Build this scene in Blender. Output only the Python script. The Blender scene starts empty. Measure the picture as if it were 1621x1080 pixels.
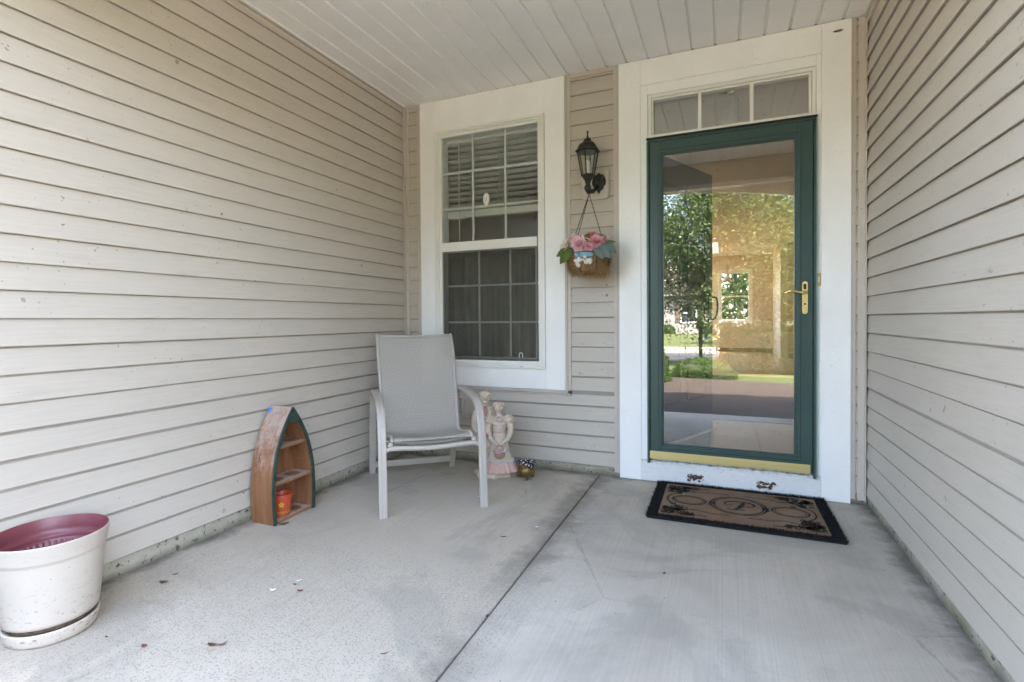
import bpy, bmesh, math, random
from mathutils import Vector, Matrix, noise
R = math.radians
scene = bpy.context.scene
COL = scene.collection

# ------------------------------------------------------------------ camera
YAW, PITCH, ROLL = 0.4111, -0.0157, -0.0077
F_PX, CX, CY = 828.22, 785.8, 519.4            # focal length and principal point in photo pixels (1621 x 1080)
cam_data = bpy.data.cameras.new('camera'); cam = bpy.data.objects.new('camera', cam_data); COL.objects.link(cam)
fw = Vector((-math.sin(YAW)*math.cos(PITCH), math.cos(YAW)*math.cos(PITCH), math.sin(PITCH)))
rt = Vector((math.cos(YAW), math.sin(YAW), 0)); up = rt.cross(fw)
r2 = rt*math.cos(ROLL) + up*math.sin(ROLL); u2 = up*math.cos(ROLL) - rt*math.sin(ROLL)
mw = Matrix((r2, u2, -fw)).transposed().to_4x4(); mw.translation = (2.331, -3.5445, 1.0622)
cam.matrix_world = mw
cam_data.sensor_fit = 'HORIZONTAL'; cam_data.sensor_width = 36.0
cam_data.lens = F_PX/1621*36.0
cam_data.shift_x = (810.5-CX)/1621; cam_data.shift_y = (CY-540)/1621
cam_data.clip_start = 0.05; cam_data.clip_end = 500
scene.camera = cam

# ------------------------------------------------------------------ sky, sun, exposure
SUN = Vector((0.30, 0.40, 0.86)).normalized()
world = bpy.data.worlds.new('World'); scene.world = world; world.use_nodes = True
wn = world.node_tree.nodes; wl = world.node_tree.links
sky = wn.new('ShaderNodeTexSky'); sky.sky_type = 'NISHITA'; sky.sun_disc = False
sky.sun_elevation = math.asin(SUN.z); sky.sun_rotation = math.atan2(SUN.x, SUN.y)
sky.air_density = 0.8; sky.dust_density = 3.5; sky.ozone_density = 0.6
bg = wn['Background']; bg.inputs['Strength'].default_value = 0.15
wl.new(sky.outputs[0], bg.inputs['Color'])
sl = bpy.data.lights.new('sun', 'SUN'); sl.energy = 2.7; sl.angle = R(0.5); sl.color = (1.0, 0.95, 0.88)
so = bpy.data.objects.new('sun', sl); COL.objects.link(so)
so.rotation_euler = SUN.to_track_quat('Z', 'Y').to_euler(); so.location = SUN*40
vs = scene.view_settings; vs.view_transform = 'Standard'; vs.look = 'None'; vs.gamma = 1.0; vs.use_curve_mapping = False
vs.exposure = 4.55
vs.use_white_balance = True; vs.white_balance_temperature = 7250; vs.white_balance_tint = 10.5   # camera balanced for open shade
scene.render.engine = 'CYCLES'
cy = scene.cycles; cy.use_denoising = True; cy.max_bounces = 10; cy.diffuse_bounces = 6; cy.glossy_bounces = 5
cy.transparent_max_bounces = 16; cy.transmission_bounces = 6; cy.sample_clamp_indirect = 8.0
cy.caustics_reflective = False; cy.caustics_refractive = False

# ------------------------------------------------------------------ dimensions (metres), from the photograph
W = 3.072          # alcove width
H = 2.745          # ceiling height
YF = -2.66         # inner face of the front header beam
YO = -2.98         # outer face of it
YL = -3.27         # left wing run on unseen to block a bright sky reflection in the window
PITCHZ, ZB = 0.1014, 0.061      # siding exposure and first course

# ------------------------------------------------------------------ node material helpers
class NT:
    def __init__(s, name):
        s.m = bpy.data.materials.new(name); s.m.use_nodes = True
        s.t = s.m.node_tree; s.n = s.t.nodes; s.l = s.t.links
        s.b = s.n['Principled BSDF']; s.out = s.n['Material Output']
    def new(s, k, **kw):
        n = s.n.new(k)
        for a, v in kw.items():
            if a.startswith('i_'): n.inputs[a[2:].replace('_', ' ')].default_value = v
            else: setattr(n, a, v)
        return n
    def link(s, a, b): s.l.new(a, b)
    def pos(s, scale=(1, 1, 1), local=False, rot=(0, 0, 0)):
        if local: src = s.new('ShaderNodeTexCoord').outputs['Object']
        else: src = s.new('ShaderNodeNewGeometry').outputs['Position']
        mp = s.new('ShaderNodeMapping'); mp.inputs['Scale'].default_value = scale; mp.inputs['Rotation'].default_value = rot
        s.link(src, mp.inputs['Vector']); return mp.outputs[0]
    def noise(s, vec, scale, detail=3, rough=.55, dist=0):
        n = s.new('ShaderNodeTexNoise'); n.inputs['Scale'].default_value = scale; n.inputs['Detail'].default_value = detail
        n.inputs['Roughness'].default_value = rough; n.inputs['Distortion'].default_value = dist
        s.link(vec, n.inputs['Vector']); return n.outputs['Fac']
    def vor(s, vec, scale, feature='F1', out='Distance', rand=1.0):
        n = s.new('ShaderNodeTexVoronoi'); n.feature = feature; n.inputs['Scale'].default_value = scale
        n.inputs['Randomness'].default_value = rand; s.link(vec, n.inputs['Vector']); return n.outputs[out]
    def ramp(s, fac, *stops):
        n = s.new('ShaderNodeValToRGB'); e = n.color_ramp.elements
        while len(e) < len(stops): e.new(0.5)
        for el, (p, c) in zip(e, stops):
            el.position = p; el.color = (c, c, c, 1) if isinstance(c, (int, float)) else (*c[:3], 1)
        s.link(fac, n.inputs[0]); return n.outputs[0]
    def mix(s, fac, a, b, mode='MIX'):
        n = s.new('ShaderNodeMix'); n.data_type = 'RGBA'; n.blend_type = mode
        for v, sock in ((fac, n.inputs[0]), (a, n.inputs[6]), (b, n.inputs[7])):
            if isinstance(v, (int, float)): sock.default_value = v if sock.type == 'VALUE' else (v, v, v, 1)
            elif isinstance(v, tuple): sock.default_value = (*v[:3], 1)
            else: s.link(v, sock)
        return n.outputs[2]
    def math(s, op, a, b=0.0, clamp=False):
        n = s.new('ShaderNodeMath'); n.operation = op; n.use_clamp = clamp
        for v, sock in ((a, n.inputs[0]), (b, n.inputs[1])):
            if isinstance(v, (int, float)): sock.default_value = v
            else: s.link(v, sock)
        return n.outputs[0]
    def sep(s, vec):
        n = s.new('ShaderNodeSeparateXYZ'); s.link(vec, n.inputs[0]); return n.outputs
    def bump(s, h, strength=.3, dist=.01, prev=None):
        n = s.new('ShaderNodeBump'); n.inputs['Strength'].default_value = strength; n.inputs['Distance'].default_value = dist
        s.link(h, n.inputs['Height'])
        if prev is not None: s.link(prev, n.inputs['Normal'])
        return n.outputs[0]
    def fin(s, col=None, rough=.5, metal=0, normal=None, spec=.5):
        for v, k in ((col, 'Base Color'), (rough, 'Roughness'), (metal, 'Metallic'), (spec, 'Specular IOR Level')):
            if v is None: continue
            sock = s.b.inputs[k]
            if isinstance(v, tuple): sock.default_value = (*v[:3], 1)
            elif isinstance(v, (int, float)): sock.default_value = v
            else: s.link(v, sock)
        if normal is not None: s.link(normal, s.b.inputs['Normal'])
        return s.m

def simple(name, col, rough=.5, metal=0, var=.12, vs_=8, bump=.15, bs=120, dist=.002, spec=.5, specks=0, speck_col=(.05, .04, .03), stretch=(1, 1, 1), local=False):
    t = NT(name); p = t.pos(stretch, local)
    n = t.noise(p, vs_, 4)
    lo = tuple(c*(1-var) for c in col); hi = tuple(min(1, c*(1+var)) for c in col)
    c = t.mix(t.ramp(n, (.3, 0.), (.7, 1.)), lo, hi)
    if specks:
        s1 = t.noise(p, 75, 1); s2 = t.noise(p, 3.1, 2)
        k = t.math('MULTIPLY', t.ramp(s1, (.715, 0.), (.76, 1.)), t.ramp(s2, (.45, .1), (.7, 1.)))
        c = t.mix(t.math('MULTIPLY', k, specks), c, speck_col)
    nb = t.bump(t.noise(p, bs, 3), bump, dist) if bump else None
    return t.fin(c, rough, metal, nb, spec)

def siding_mat(name, axis):
    t = NT(name)
    st = (1.2, 6, 55) if axis == 'x' else (6, 1.2, 55)
    base = (.50, .452, .392)
    p = t.pos(st); pw = t.pos()
    g = t.noise(p, 3.0, 5, .6)
    c = t.mix(t.ramp(g, (.35, 0.), (.65, 1.)), tuple(v*.955 for v in base), tuple(v*1.04 for v in base))
    big = t.noise(pw, 1.1, 3)
    c = t.mix(t.math('MULTIPLY', t.ramp(big, (.35, 0.), (.75, 1.)), .45), c, (.525, .485, .405))
    # dust that has settled in streaks, and dirt specks
    dirt = t.math('MULTIPLY', t.ramp(t.noise(t.pos((3, 3, 10)), 1.7, 5, .65), (.52, 0.), (.74, 1.)), .16)
    c = t.mix(dirt, c, (.30, .25, .19))
    s1 = t.noise(pw, 62, 1); s2 = t.noise(pw, 2.3, 2)
    k = t.math('MULTIPLY', t.ramp(s1, (.735, 0.), (.77, 1.)), t.ramp(s2, (.42, .0), (.62, 1.)))
    s3 = t.math('MULTIPLY', t.ramp(t.noise(pw, 24, 2), (.712, 0.), (.735, 1.)), t.ramp(s2, (.5, .0), (.64, 1.)))
    c = t.mix(t.math('MULTIPLY', t.math('MAXIMUM', k, s3), .7), c, (.09, .06, .04))
    n1 = t.bump(t.noise(p, 9, 4, .6), .16, .0012)
    n2 = t.bump(t.noise(t.pos((1.2, 1.2, 3)), 2.2, 1), .25, .012, n1)   # slight oil-canning of the vinyl
    return t.fin(c, .46, 0, n2, .4)

def glass_mat(name, f0=.06, tint=(.93, .95, .94), dirt=.03):
    t = NT(name)
    tr = t.new('ShaderNodeBsdfTransparent'); tr.inputs[0].default_value = (*tint, 1)
    gl = t.new('ShaderNodeBsdfGlossy'); gl.inputs['Roughness'].default_value = 0.0
    geo = t.new('ShaderNodeNewGeometry'); vd = t.new('ShaderNodeVectorMath'); vd.operation = 'DOT_PRODUCT'
    t.link(geo.outputs['Normal'], vd.inputs[0]); t.link(geo.outputs['Incoming'], vd.inputs[1])
    sch = t.math('POWER', t.math('SUBTRACT', 1.0, t.math('ABSOLUTE', vd.outputs['Value']), True), 5.0)   # Schlick, same from either side of the sheet
    fr = t.math('ADD', f0, t.math('MULTIPLY', sch, 1-f0))
    bn = t.bump(t.noise(t.pos(), 2.2, 1), .04, .004)
    t.link(bn, gl.inputs['Normal'])
    m1 = t.new('ShaderNodeMixShader'); t.link(fr, m1.inputs[0]); t.link(tr.outputs[0], m1.inputs[1]); t.link(gl.outputs[0], m1.inputs[2])
    df = t.new('ShaderNodeBsdfDiffuse'); df.inputs[0].default_value = (.55, .55, .5, 1)
    m2 = t.new('ShaderNodeMixShader')
    k = t.math('ADD', t.math('MULTIPLY', t.ramp(t.noise(t.pos(), 55, 2), (.70, 0.), (.76, 1.)), .35), dirt)
    t.link(k, m2.inputs[0]); t.link(m1.outputs[0], m2.inputs[1]); t.link(df.outputs[0], m2.inputs[2])
    t.link(m2.outputs[0], t.out.inputs[0]); return t.m

M = {}
M['siding_x'] = siding_mat('beige_vinyl_siding_back', 'x')
M['siding_y'] = siding_mat('beige_vinyl_siding_side', 'y')
M['vinyl_trim'] = simple('beige_vinyl_trim', (.525, .47, .41), .42, var=.05, specks=.6, bump=.05)
M['white_wood'] = simple('white_painted_wood', (.87, .865, .845), .5, var=.035, vs_=3, bump=.55, bs=34, dist=.0022, specks=.45, stretch=(1.6, 1, 1))
def worn_paint():
    t = NT('weathered_white_board'); pw = t.pos()
    z = t.sep(pw)[2]
    n = t.noise(t.pos((2, 1, 8)), 9, 5, .7)
    c = t.mix(t.ramp(n, (.3, 0.), (.7, 1.)), (.70, .70, .69), (.80, .80, .79))
    top = t.math('MULTIPLY', t.ramp(z, (.115, 0.), (.14, 1.)), t.ramp(t.noise(t.pos((6, 1, 20)), 5, 5, .7), (.46, 0.), (.60, 1.)))
    c = t.mix(top, c, (.36, .31, .20))
    s = t.ramp(t.noise(pw, 60, 2), (.69, 0.), (.73, 1.)); c = t.mix(s, c, (.22, .16, .11))
    return t.fin(c, .6, 0, t.bump(t.noise(t.pos((9, 1, 60)), 3, 5, .7), .7, .003))
M['white_worn'] = worn_paint()
M['white_vinyl'] = simple('white_vinyl', (.80, .79, .75), .38, var=.03, bump=.03, specks=.4)
M['muntin'] = simple('white_grille_bar', (.78, .80, .80), .4, var=.02, bump=0)
M['soffit'] = simple('white_soffit_vinyl', (.85, .85, .845), .45, var=.045, vs_=2.0, bump=.1, bs=160, specks=.75, speck_col=(.10, .08, .06))
M['green'] = simple('dark_green_door_paint', (.030, .068, .060), .40, var=.08, bump=.06, bs=200, specks=.25, speck_col=(.35, .35, .32))
M['green_edge'] = simple('oxidised_green_edge', (.20, .30, .29), .5, var=.15)
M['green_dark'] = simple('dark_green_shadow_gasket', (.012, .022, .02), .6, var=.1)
M['brass'] = simple('brushed_brass_strip', (.70, .57, .26), .38, .6, var=.08, vs_=3, bump=.12, bs=60, stretch=(.3, 4, 25), specks=.3)
M['brass_shiny'] = simple('polished_brass', (.80, .62, .28), .16, 1.0, var=.18, vs_=60, bump=.05, specks=.5)
M['black'] = simple('black_metal', (.014, .013, .012), .42, .2, var=.2, bump=.1)
M['glass'] = glass_mat('window_glass', .055, dirt=.02)
M['door_glass'] = glass_mat('storm_door_glass', .23, dirt=.010)
M['transom_glass'] = glass_mat('transom_glass', .30, dirt=.02)

# ------------------------------------------------------------------ mesh helpers
def link(o, parent=None):
    COL.objects.link(o)
    if parent is not None: o.parent = parent
    return o
def tag(o, label, cat, group=None):
    o['label'] = label; o['category'] = cat
    if group: o['group'] = group
    return o
def thing(name, label, cat, loc=(0, 0, 0), rotz=0, group=None):
    o = bpy.data.objects.new(name, None); o.empty_display_size = .1; COL.objects.link(o)
    o.location = loc; o.rotation_euler = (0, 0, rotz); tag(o, label, cat, group); return o
class MB:
    def __init__(s, off=(0, 0, 0)): s.v = []; s.f = []; s.off = Vector(off); s.sm = set()
    def add(s, vs, fs, smooth=False):
        k = len(s.v); s.v += [Vector(p) for p in vs]
        for f in fs:
            if smooth: s.sm.add(len(s.f))
            s.f.append([k+i for i in f])
        return s
    def box(s, x0, x1, y0, y1, z0, z1, bev=0):
        if bev <= 0:
            vs = [(x, y, z) for z in (z0, z1) for y in (y0, y1) for x in (x0, x1)]
            return s.add(vs, [(0, 2, 3, 1), (4, 5, 7, 6), (0, 1, 5, 4), (2, 6, 7, 3), (0, 4, 6, 2), (1, 3, 7, 5)])
        bm = bmesh.new(); bmesh.ops.create_cube(bm, size=1)
        for v in bm.verts: v.co = ((x0+x1)/2+v.co.x*(x1-x0), (y0+y1)/2+v.co.y*(y1-y0), (z0+z1)/2+v.co.z*(z1-z0))
        bmesh.ops.bevel(bm, geom=bm.edges[:], offset=bev, segments=2, affect='EDGES', profile=.6)
        return s.addbm(bm)
    def addbm(s, bm, smooth=False):
        bm.verts.index_update(); s.add([v.co.copy() for v in bm.verts], [[v.index for v in f.verts] for f in bm.faces], smooth); bm.free(); return s
    def ring(s, x0, x1, z0, z1, w, y0, y1, bev=0):
        """rectangular frame in the XZ plane, butted: full-height sides, rails between"""
        s.box(x0, x0+w, y0, y1, z0, z1, bev); s.box(x1-w, x1, y0, y1, z0, z1, bev)
        s.box(x0+w, x1-w, y0, y1, z0, z0+w, bev); s.box(x0+w, x1-w, y0, y1, z1-w, z1, bev); return s
    def prism(s, prof, a, b, smooth=False):
        """extrude polygon prof (list of 2D->callable 3D) from offset vector a to b"""
        n = len(prof); a = Vector(a); b = Vector(b); vs = [Vector(p)+a for p in prof]+[Vector(p)+b for p in prof]
        fs = [(i, (i+1) % n, n+(i+1) % n, n+i) for i in range(n)]
        s.add(vs, fs, smooth); s.add(vs, [tuple(range(n))[::-1], tuple(range(n, 2*n))]); return s
    def tube(s, pts, r, n=8, ry=None, upv=None, caps=True, smooth=True, closed=False):
        pts = [Vector(p) for p in pts]; m = len(pts); rr = r if isinstance(r, (list, tuple)) else [r]*m
        ryy = rr if ry is None else (ry if isinstance(ry, (list, tuple)) else [ry]*m)
        rings = []; pu = Vector(upv) if upv else None
        for i, p in enumerate(pts):
            if closed: d = pts[(i+1) % m]-pts[i-1]
            else: d = pts[min(i+1, m-1)]-pts[max(i-1, 0)]
            d.normalize()
            if pu is None: pu = Vector((0, 0, 1)) if abs(d.z) < .9 else Vector((1, 0, 0))
            side = d.cross(pu)
            if side.length < 1e-5: side = d.cross(Vector((0, 1, 0)))
            side.normalize(); u = side.cross(d).normalized()
            if not upv: pu = u
            rings.append([p+side*math.cos(2*math.pi*k/n)*rr[i]+u*math.sin(2*math.pi*k/n)*ryy[i] for k in range(n)])
        vs = [v for q in rings for v in q]; fs = []
        for i in range(m if closed else m-1):
            j = (i+1) % m
            for k in range(n): fs.append((i*n+k, i*n+(k+1) % n, j*n+(k+1) % n, j*n+k))
        s.add(vs, fs, smooth)
        if caps and not closed: s.add(rings[0]+rings[-1], [tuple(range(n))[::-1], tuple(range(n, 2*n))])
        return s
    def lathe(s, prof, c=(0, 0, 0), n=32, fn=None, smooth=True, sy=1.0):
        c = Vector(c); vs = []; m = len(prof)
        for r, z in prof:
            for k in range(n):
                a = 2*math.pi*k/n; q = fn(r, z, a) if fn else r
                vs.append(c+Vector((q*math.cos(a), q*math.sin(a)*sy, z)))
        fs = [(i*n+k, i*n+(k+1) % n, (i+1)*n+(k+1) % n, (i+1)*n+k) for i in range(m-1) for k in range(n)]
        s.add(vs, fs, smooth); return s
    def ball(s, c, r, sub=2, nz=0, seed=0):
        bm = bmesh.new(); bmesh.ops.create_icosphere(bm, subdivisions=sub, radius=1)
        r = r if isinstance(r, (tuple, list)) else (r, r, r)
        for v in bm.verts:
            d = 1+nz*noise.noise(v.co*2.3+Vector((seed, seed*.7, 0))) if nz else 1
            v.co = Vector(c)+Vector((v.co.x*r[0], v.co.y*r[1], v.co.z*r[2]))*d
        return s.addbm(bm, True)
    def mesh(s, name, mat, offset=(0, 0, 0)):
        me = bpy.data.meshes.new(name); o = Vector(offset)
        me.from_pydata([v-o for v in s.v], [], s.f)
        ms = mat if isinstance(mat, (list, tuple)) else [mat]
        for m in ms: me.materials.append(m)
        if s.sm:
            for i in s.sm: me.polygons[i].use_smooth = True
        me.update(); return me
    def build(s, name, mat, parent=None, world=False):
        """world=True: vertices are in world space, the parent sits unrotated at its location"""
        off = parent.location if (world and parent is not None) else (0, 0, 0)
        if world and parent is not None and parent.parent is not None: off = parent.parent.location
        return link(bpy.data.objects.new(name, s.mesh(name, mat, off)), parent)
def structure(o): o['kind'] = 'structure'; return o
def stuff(o): o['kind'] = 'stuff'; return o
def share(name, me, parent, loc=(0, 0, 0), rot=(0, 0, 0), sc=(1, 1, 1)):
    o = bpy.data.objects.new(name, me); o.location = loc; o.rotation_euler = rot; o.scale = sc; return link(o, parent)
def curve(pts, n):
    """Catmull-Rom through pts, n points per span"""
    P = [Vector(p) for p in pts]; P = [P[0]*2-P[1]]+P+[P[-1]*2-P[-2]]; out = []
    for i in range(1, len(P)-2):
        for k in range(n):
            t = k/n; a, b, c, d = P[i-1:i+3]
            out.append(.5*((2*b)+(c-a)*t+(2*a-5*b+4*c-d)*t*t+(3*b-a-3*c+d)*t**3))
    out.append(P[-2]); return out
# ================================================================== porch structure
def concrete_mat():
    t = NT('broom_finished_concrete'); pw = t.pos(); xyz = t.sep(pw)
    X, Y = xyz[0], xyz[1]
    broom = t.noise(t.pos((150, 1.3, 1)), 1.0, 3, .6)
    fine = t.noise(pw, 140, 3, .6)
    mid = t.noise(pw, 2.2, 5, .6, .6)
    c = t.mix(t.ramp(mid, (.3, 0.), (.72, 1.)), (.44, .395, .325), (.565, .52, .44))
    # warmer, older left slab
    left = t.ramp(X, (.30, 1.), (.52, 0.))       # ramp runs 0..1, X in metres / 3.1
    n = t.new('ShaderNodeMath'); n.operation = 'DIVIDE'; t.link(X, n.inputs[0]); n.inputs[1].default_value = 3.1
    left = t.ramp(n.outputs[0], (.485, 1.), (.515, 0.))
    c = t.mix(t.math('MULTIPLY', left, .5), c, (.525, .455, .345))
    c = t.mix(t.math('MULTIPLY', t.ramp(broom, (.34, 1.), (.62, 0.)), .26), c, (.30, .285, .26))
    c = t.mix(t.math('MULTIPLY', t.ramp(fine, (.5, 0.), (.72, 1.)), .25), c, (.33, .315, .285))
    # weathered surface: paste worn off so the aggregate shows
    v = t.math('ADD', t.math('MULTIPLY', t.vor(t.pos((1, 1, 1)), 105, 'F1', 'Distance'), .6), t.math('MULTIPLY', t.noise(pw, 38, 3, .6), .45)); vs2 = t.noise(pw, 150, 3)
    wear_n = t.noise(pw, 1.5, 4, .6)
    my = t.math('MULTIPLY', Y, -.36)                                   # 0 at the house, about 1 at the front edge
    wear = t.math('MULTIPLY', t.ramp(t.math('ADD', my, t.math('MULTIPLY', t.math('SUBTRACT', wear_n, .5), 1.1)), (.40, 0.), (.68, 1.)), left)
    band = t.math('MULTIPLY', t.ramp(t.math('ABSOLUTE', t.math('SUBTRACT', X, 1.56)), (.05, 1.), (.19, 0.)), t.ramp(t.math('ADD', my, t.math('SUBTRACT', wear_n, .5)), (.42, 0.), (.6, 1.)))
    wear = t.math('MAXIMUM', wear, band)
    pit = t.math('MULTIPLY', t.ramp(t.math('ADD', v, t.math('MULTIPLY', t.math('SUBTRACT', vs2, .5), .7)), (.30, 1.), (.52, 0.)), wear)
    c = t.mix(t.math('MULTIPLY', pit, .55), c, (.27, .255, .225))
    # stains with edges of their own: damp rings, drag marks, grime along the joint and the wall foot
    st = t.math('MULTIPLY', t.ramp(t.noise(pw, 1.25, 6, .62, 1.2), (.53, 0.), (.60, 1.)), .34)
    c = t.mix(st, c, (.29, .27, .235))
    ringn = t.noise(pw, 3.6, 4, .6, 1.0)
    ring = t.math('MULTIPLY', t.math('MULTIPLY', t.ramp(ringn, (.50, 0.), (.525, 1.)), t.ramp(ringn, (.535, 1.), (.56, 0.))), t.ramp(mid, (.45, 0.), (.6, .30)))
    c = t.mix(t.math('MULTIPLY', ring, .35), c, (.22, .20, .175))
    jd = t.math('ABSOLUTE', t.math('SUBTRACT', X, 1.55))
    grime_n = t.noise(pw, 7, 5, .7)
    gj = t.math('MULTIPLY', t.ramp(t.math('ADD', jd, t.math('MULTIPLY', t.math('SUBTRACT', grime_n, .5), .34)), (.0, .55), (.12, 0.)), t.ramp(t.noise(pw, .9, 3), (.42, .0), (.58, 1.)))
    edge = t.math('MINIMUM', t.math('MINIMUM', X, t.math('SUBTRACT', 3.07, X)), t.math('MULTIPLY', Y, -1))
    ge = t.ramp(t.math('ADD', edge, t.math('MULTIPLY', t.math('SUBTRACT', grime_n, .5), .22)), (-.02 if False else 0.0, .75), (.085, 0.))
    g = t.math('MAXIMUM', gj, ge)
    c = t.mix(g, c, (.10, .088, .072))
    # faint rust bleed and pale spots
    rust = t.math('MULTIPLY', t.ramp(t.noise(pw, 4.3, 3), (.66, 0.), (.76, 1.)), .3); c = t.mix(rust, c, (.38, .28, .16))
    sp = t.ramp(t.noise(pw, 46, 2), (.755, 0.), (.775, .8)); c = t.mix(sp, c, (.07, .06, .05))
    sp2 = t.ramp(t.noise(t.pos((1, 1, 1), False, (0, 0, .7)), 40, 1), (.79, 0.), (.81, .8)); c = t.mix(sp2, c, (.72, .72, .70))
    # hairline cracks
    cr = t.vor(t.pos((1, 1.0, 1)), 1.3, 'DISTANCE_TO_EDGE', 'Distance')
    crn = t.math('ADD', cr, t.math('MULTIPLY', t.math('SUBTRACT', t.noise(pw, 9, 4, .7), .5), .07))
    crack = t.math('MULTIPLY', t.ramp(t.math('ABSOLUTE', crn), (.0015, .40), (.007, 0.)), t.ramp(t.noise(pw, .8, 2), (.52, 0.), (.6, 1.)))
    c = t.mix(crack, c, (.17, .155, .13))
    nb = t.bump(broom, .25, .0016); nb = t.bump(fine, .35, .0016, nb)
    inv = t.math('SUBTRACT', 1.0, pit); nb = t.bump(inv, .5, .0022, nb)
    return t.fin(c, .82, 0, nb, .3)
M['concrete'] = concrete_mat()
def foundation_mat():
    t = NT('mossy_foundation_concrete'); pw = t.pos()
    c = t.mix(t.ramp(t.noise(pw, 5, 5, .65), (.3, 0.), (.7, 1.)), (.30, .275, .20), (.46, .435, .36))
    hol = t.ramp(t.noise(pw, 36, 4, .65), (.56, 0.), (.66, 1.)); c = t.mix(hol, c, (.09, .08, .06))
    low = t.math('MULTIPLY', t.ramp(t.math('ADD', t.sep(pw)[2], t.math('MULTIPLY', t.noise(pw, 9, 4), .06)), (.028, 1.), (.07, 0.)), .75)
    c = t.mix(low, c, (.10, .095, .06))
    return t.fin(c, .9, 0, t.bump(t.noise(pw, 48, 4, .6), .8, .004), .2)
M['foundation'] = foundation_mat()
M['soil'] = simple('damp_dirt', (.085, .073, .058), .95, var=.3, bump=.8, bs=60, dist=.01)
M['sheathing'] = simple('house_sheathing', (.35, .31, .27), .8)
M['drywall'] = simple('tan_interior_paint', (.63, .515, .375), .6, var=.02, bump=.05)
M['drywall_white'] = simple('white_interior_trim', (.78, .75, .68), .5, var=.02, bump=.02)
M['int_ceiling'] = simple('interior_ceiling_paint', (.75, .72, .65), .7, var=.02)

slab = structure(bpy.data.objects.new('porch_floor', None)); COL.objects.link(slab)
slab['label'] = 'worn grey broom finished concrete porch slab with a tooled joint'
def slab_panel(x0, x1):
    m = MB(); m.box(x0, x1, -2.78, .0, -.16, 0, .006); return m.build('slab_panel', M['concrete'], slab)
slab_panel(-.10, 1.5480); slab_panel(1.5550, W+.10)
MB().box(1.54, 1.563, -2.77, -.002, -.10, -.006).build('joint_filler', M['soil'], slab)

# ---- siding
def plank_profile(p, h=None, nt=.0050, k=1.0):
    """(outward, z) outline of one clapboard course; h = visible height when the top course is cut"""
    h = p+.003 if h is None else h
    top = [(.0030, h-nt-.0007), (-.0045, h-nt), (-.0045, h)] if h > p-.01 else [(.0145-.0115*h/p, h)]  # notch cut in to make the dark line under each lap
    k = .74 if nt > .01 else 1.0      # shaped flatter below eye level so the lap's shadow line stays in view
    return [(.0005, .0045), (.0115*k, .0030), (.0138*k, .0), (.0152*k, .0010), (.0157*k, .0045), (.0148*k, .0075)]+top+([(-.006, h), (-.006, .0045)] if h > p-.01 else [(.0, h)])
def plank_mesh(direction, length, p, h=None, mat=None, nt=.0050):
    m = MB(); pr = plank_profile(p, h, nt)
    if direction == '+x': m.prism([(u, 0, z) for u, z in pr], (0, 0, 0), (0, length, 0))
    elif direction == '-x': m.prism([(-u, 0, z) for u, z in pr], (0, 0, 0), (0, length, 0))
    else: m.prism([(0, -u, z) for u, z in pr], (0, 0, 0), (length, 0, 0))
    return m.mesh('siding_plank', mat)
rng = random.Random(3)
def courses(parent, direction, origin, length, z0, p, ztop, mat, skip=None, wob=0.0005):
    me_hi = plank_mesh(direction, length, p, None, mat); me_lo = plank_mesh(direction, length, p, None, mat, .0158); me_mid = plank_mesh(direction, length, p, None, mat, .0102); k = 0
    while True:
        z = z0+k*p
        me = me_lo if z < .62 else (me_mid if z < .98 else me_hi)
        if z > ztop-.012: break
        mm = me if z+p <= ztop else plank_mesh(direction, length, p, ztop-z, mat)
        if skip is None or not skip(z):
            o = share('siding_plank', mm, parent, (origin[0], origin[1], z+rng.uniform(-wob, wob)), (0, rng.uniform(-.0015, .0015) if direction == 'y' else 0, 0))
            if direction != 'y': o.rotation_euler = (rng.uniform(-.0006, .0006), 0, 0)
        k += 1
PL, ZL = .1004, .0765
wl_ = thing('siding_wall', 'long beige clapboard wall behind the boat shaped shelf and the planter', 'wall', (0, 0, 0))
MB().box(-.14, 0, YL, .12, .05, H+.03).build('sheathing', M['sheathing'], wl_)
MB().box(-.15, .003, YL, -.002, -.05, ZL-.004).build('foundation', M['foundation'], wl_)
courses(wl_, '+x', (0, YL+.03), -YL-.035, ZL, PL, H-.046, M['siding_y'])
m = MB(); m.box(.0, .016, YO+.03, -.02, H-.045, H-.020); m.box(.0, .024, YO+.03, -.02, H-.017, H-.001); m.build('top_trim', M['vinyl_trim'], wl_)
m = MB(); m.box(-.14, .03, YL-.02, YL+.029, -.02, H); m.build('corner_post', M['vinyl_trim'], wl_)

wr_ = thing('siding_wall', 'beige clapboard wall beside the green storm door and the doormat', 'wall', (W, 0, 0))
MB().box(W, W+.14, YO, .12, .05, H+.03).build('sheathing', M['sheathing'], wr_, True)
MB().box(W-.002, W+.15, YO, -.002, -.05, ZB-.005).build('foundation', M['foundation'], wr_, True)
courses(wr_, '-x', (0, YO+.03), -YO-.035, ZB, PITCHZ+.0002, H-.046, M['siding_y'])
m = MB(); m.box(W-.016, W, YO+.03, -.02, H-.045, H-.020); m.box(W-.024, W, YO+.03, -.02, H-.017, H-.001); m.build('top_trim', M['vinyl_trim'], wr_, True)
m = MB(); m.box(W-.03, W+.14, YO-.02, YO+.029, -.02, H); m.build('corner_post', M['vinyl_trim'], wr_, True)

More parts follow.
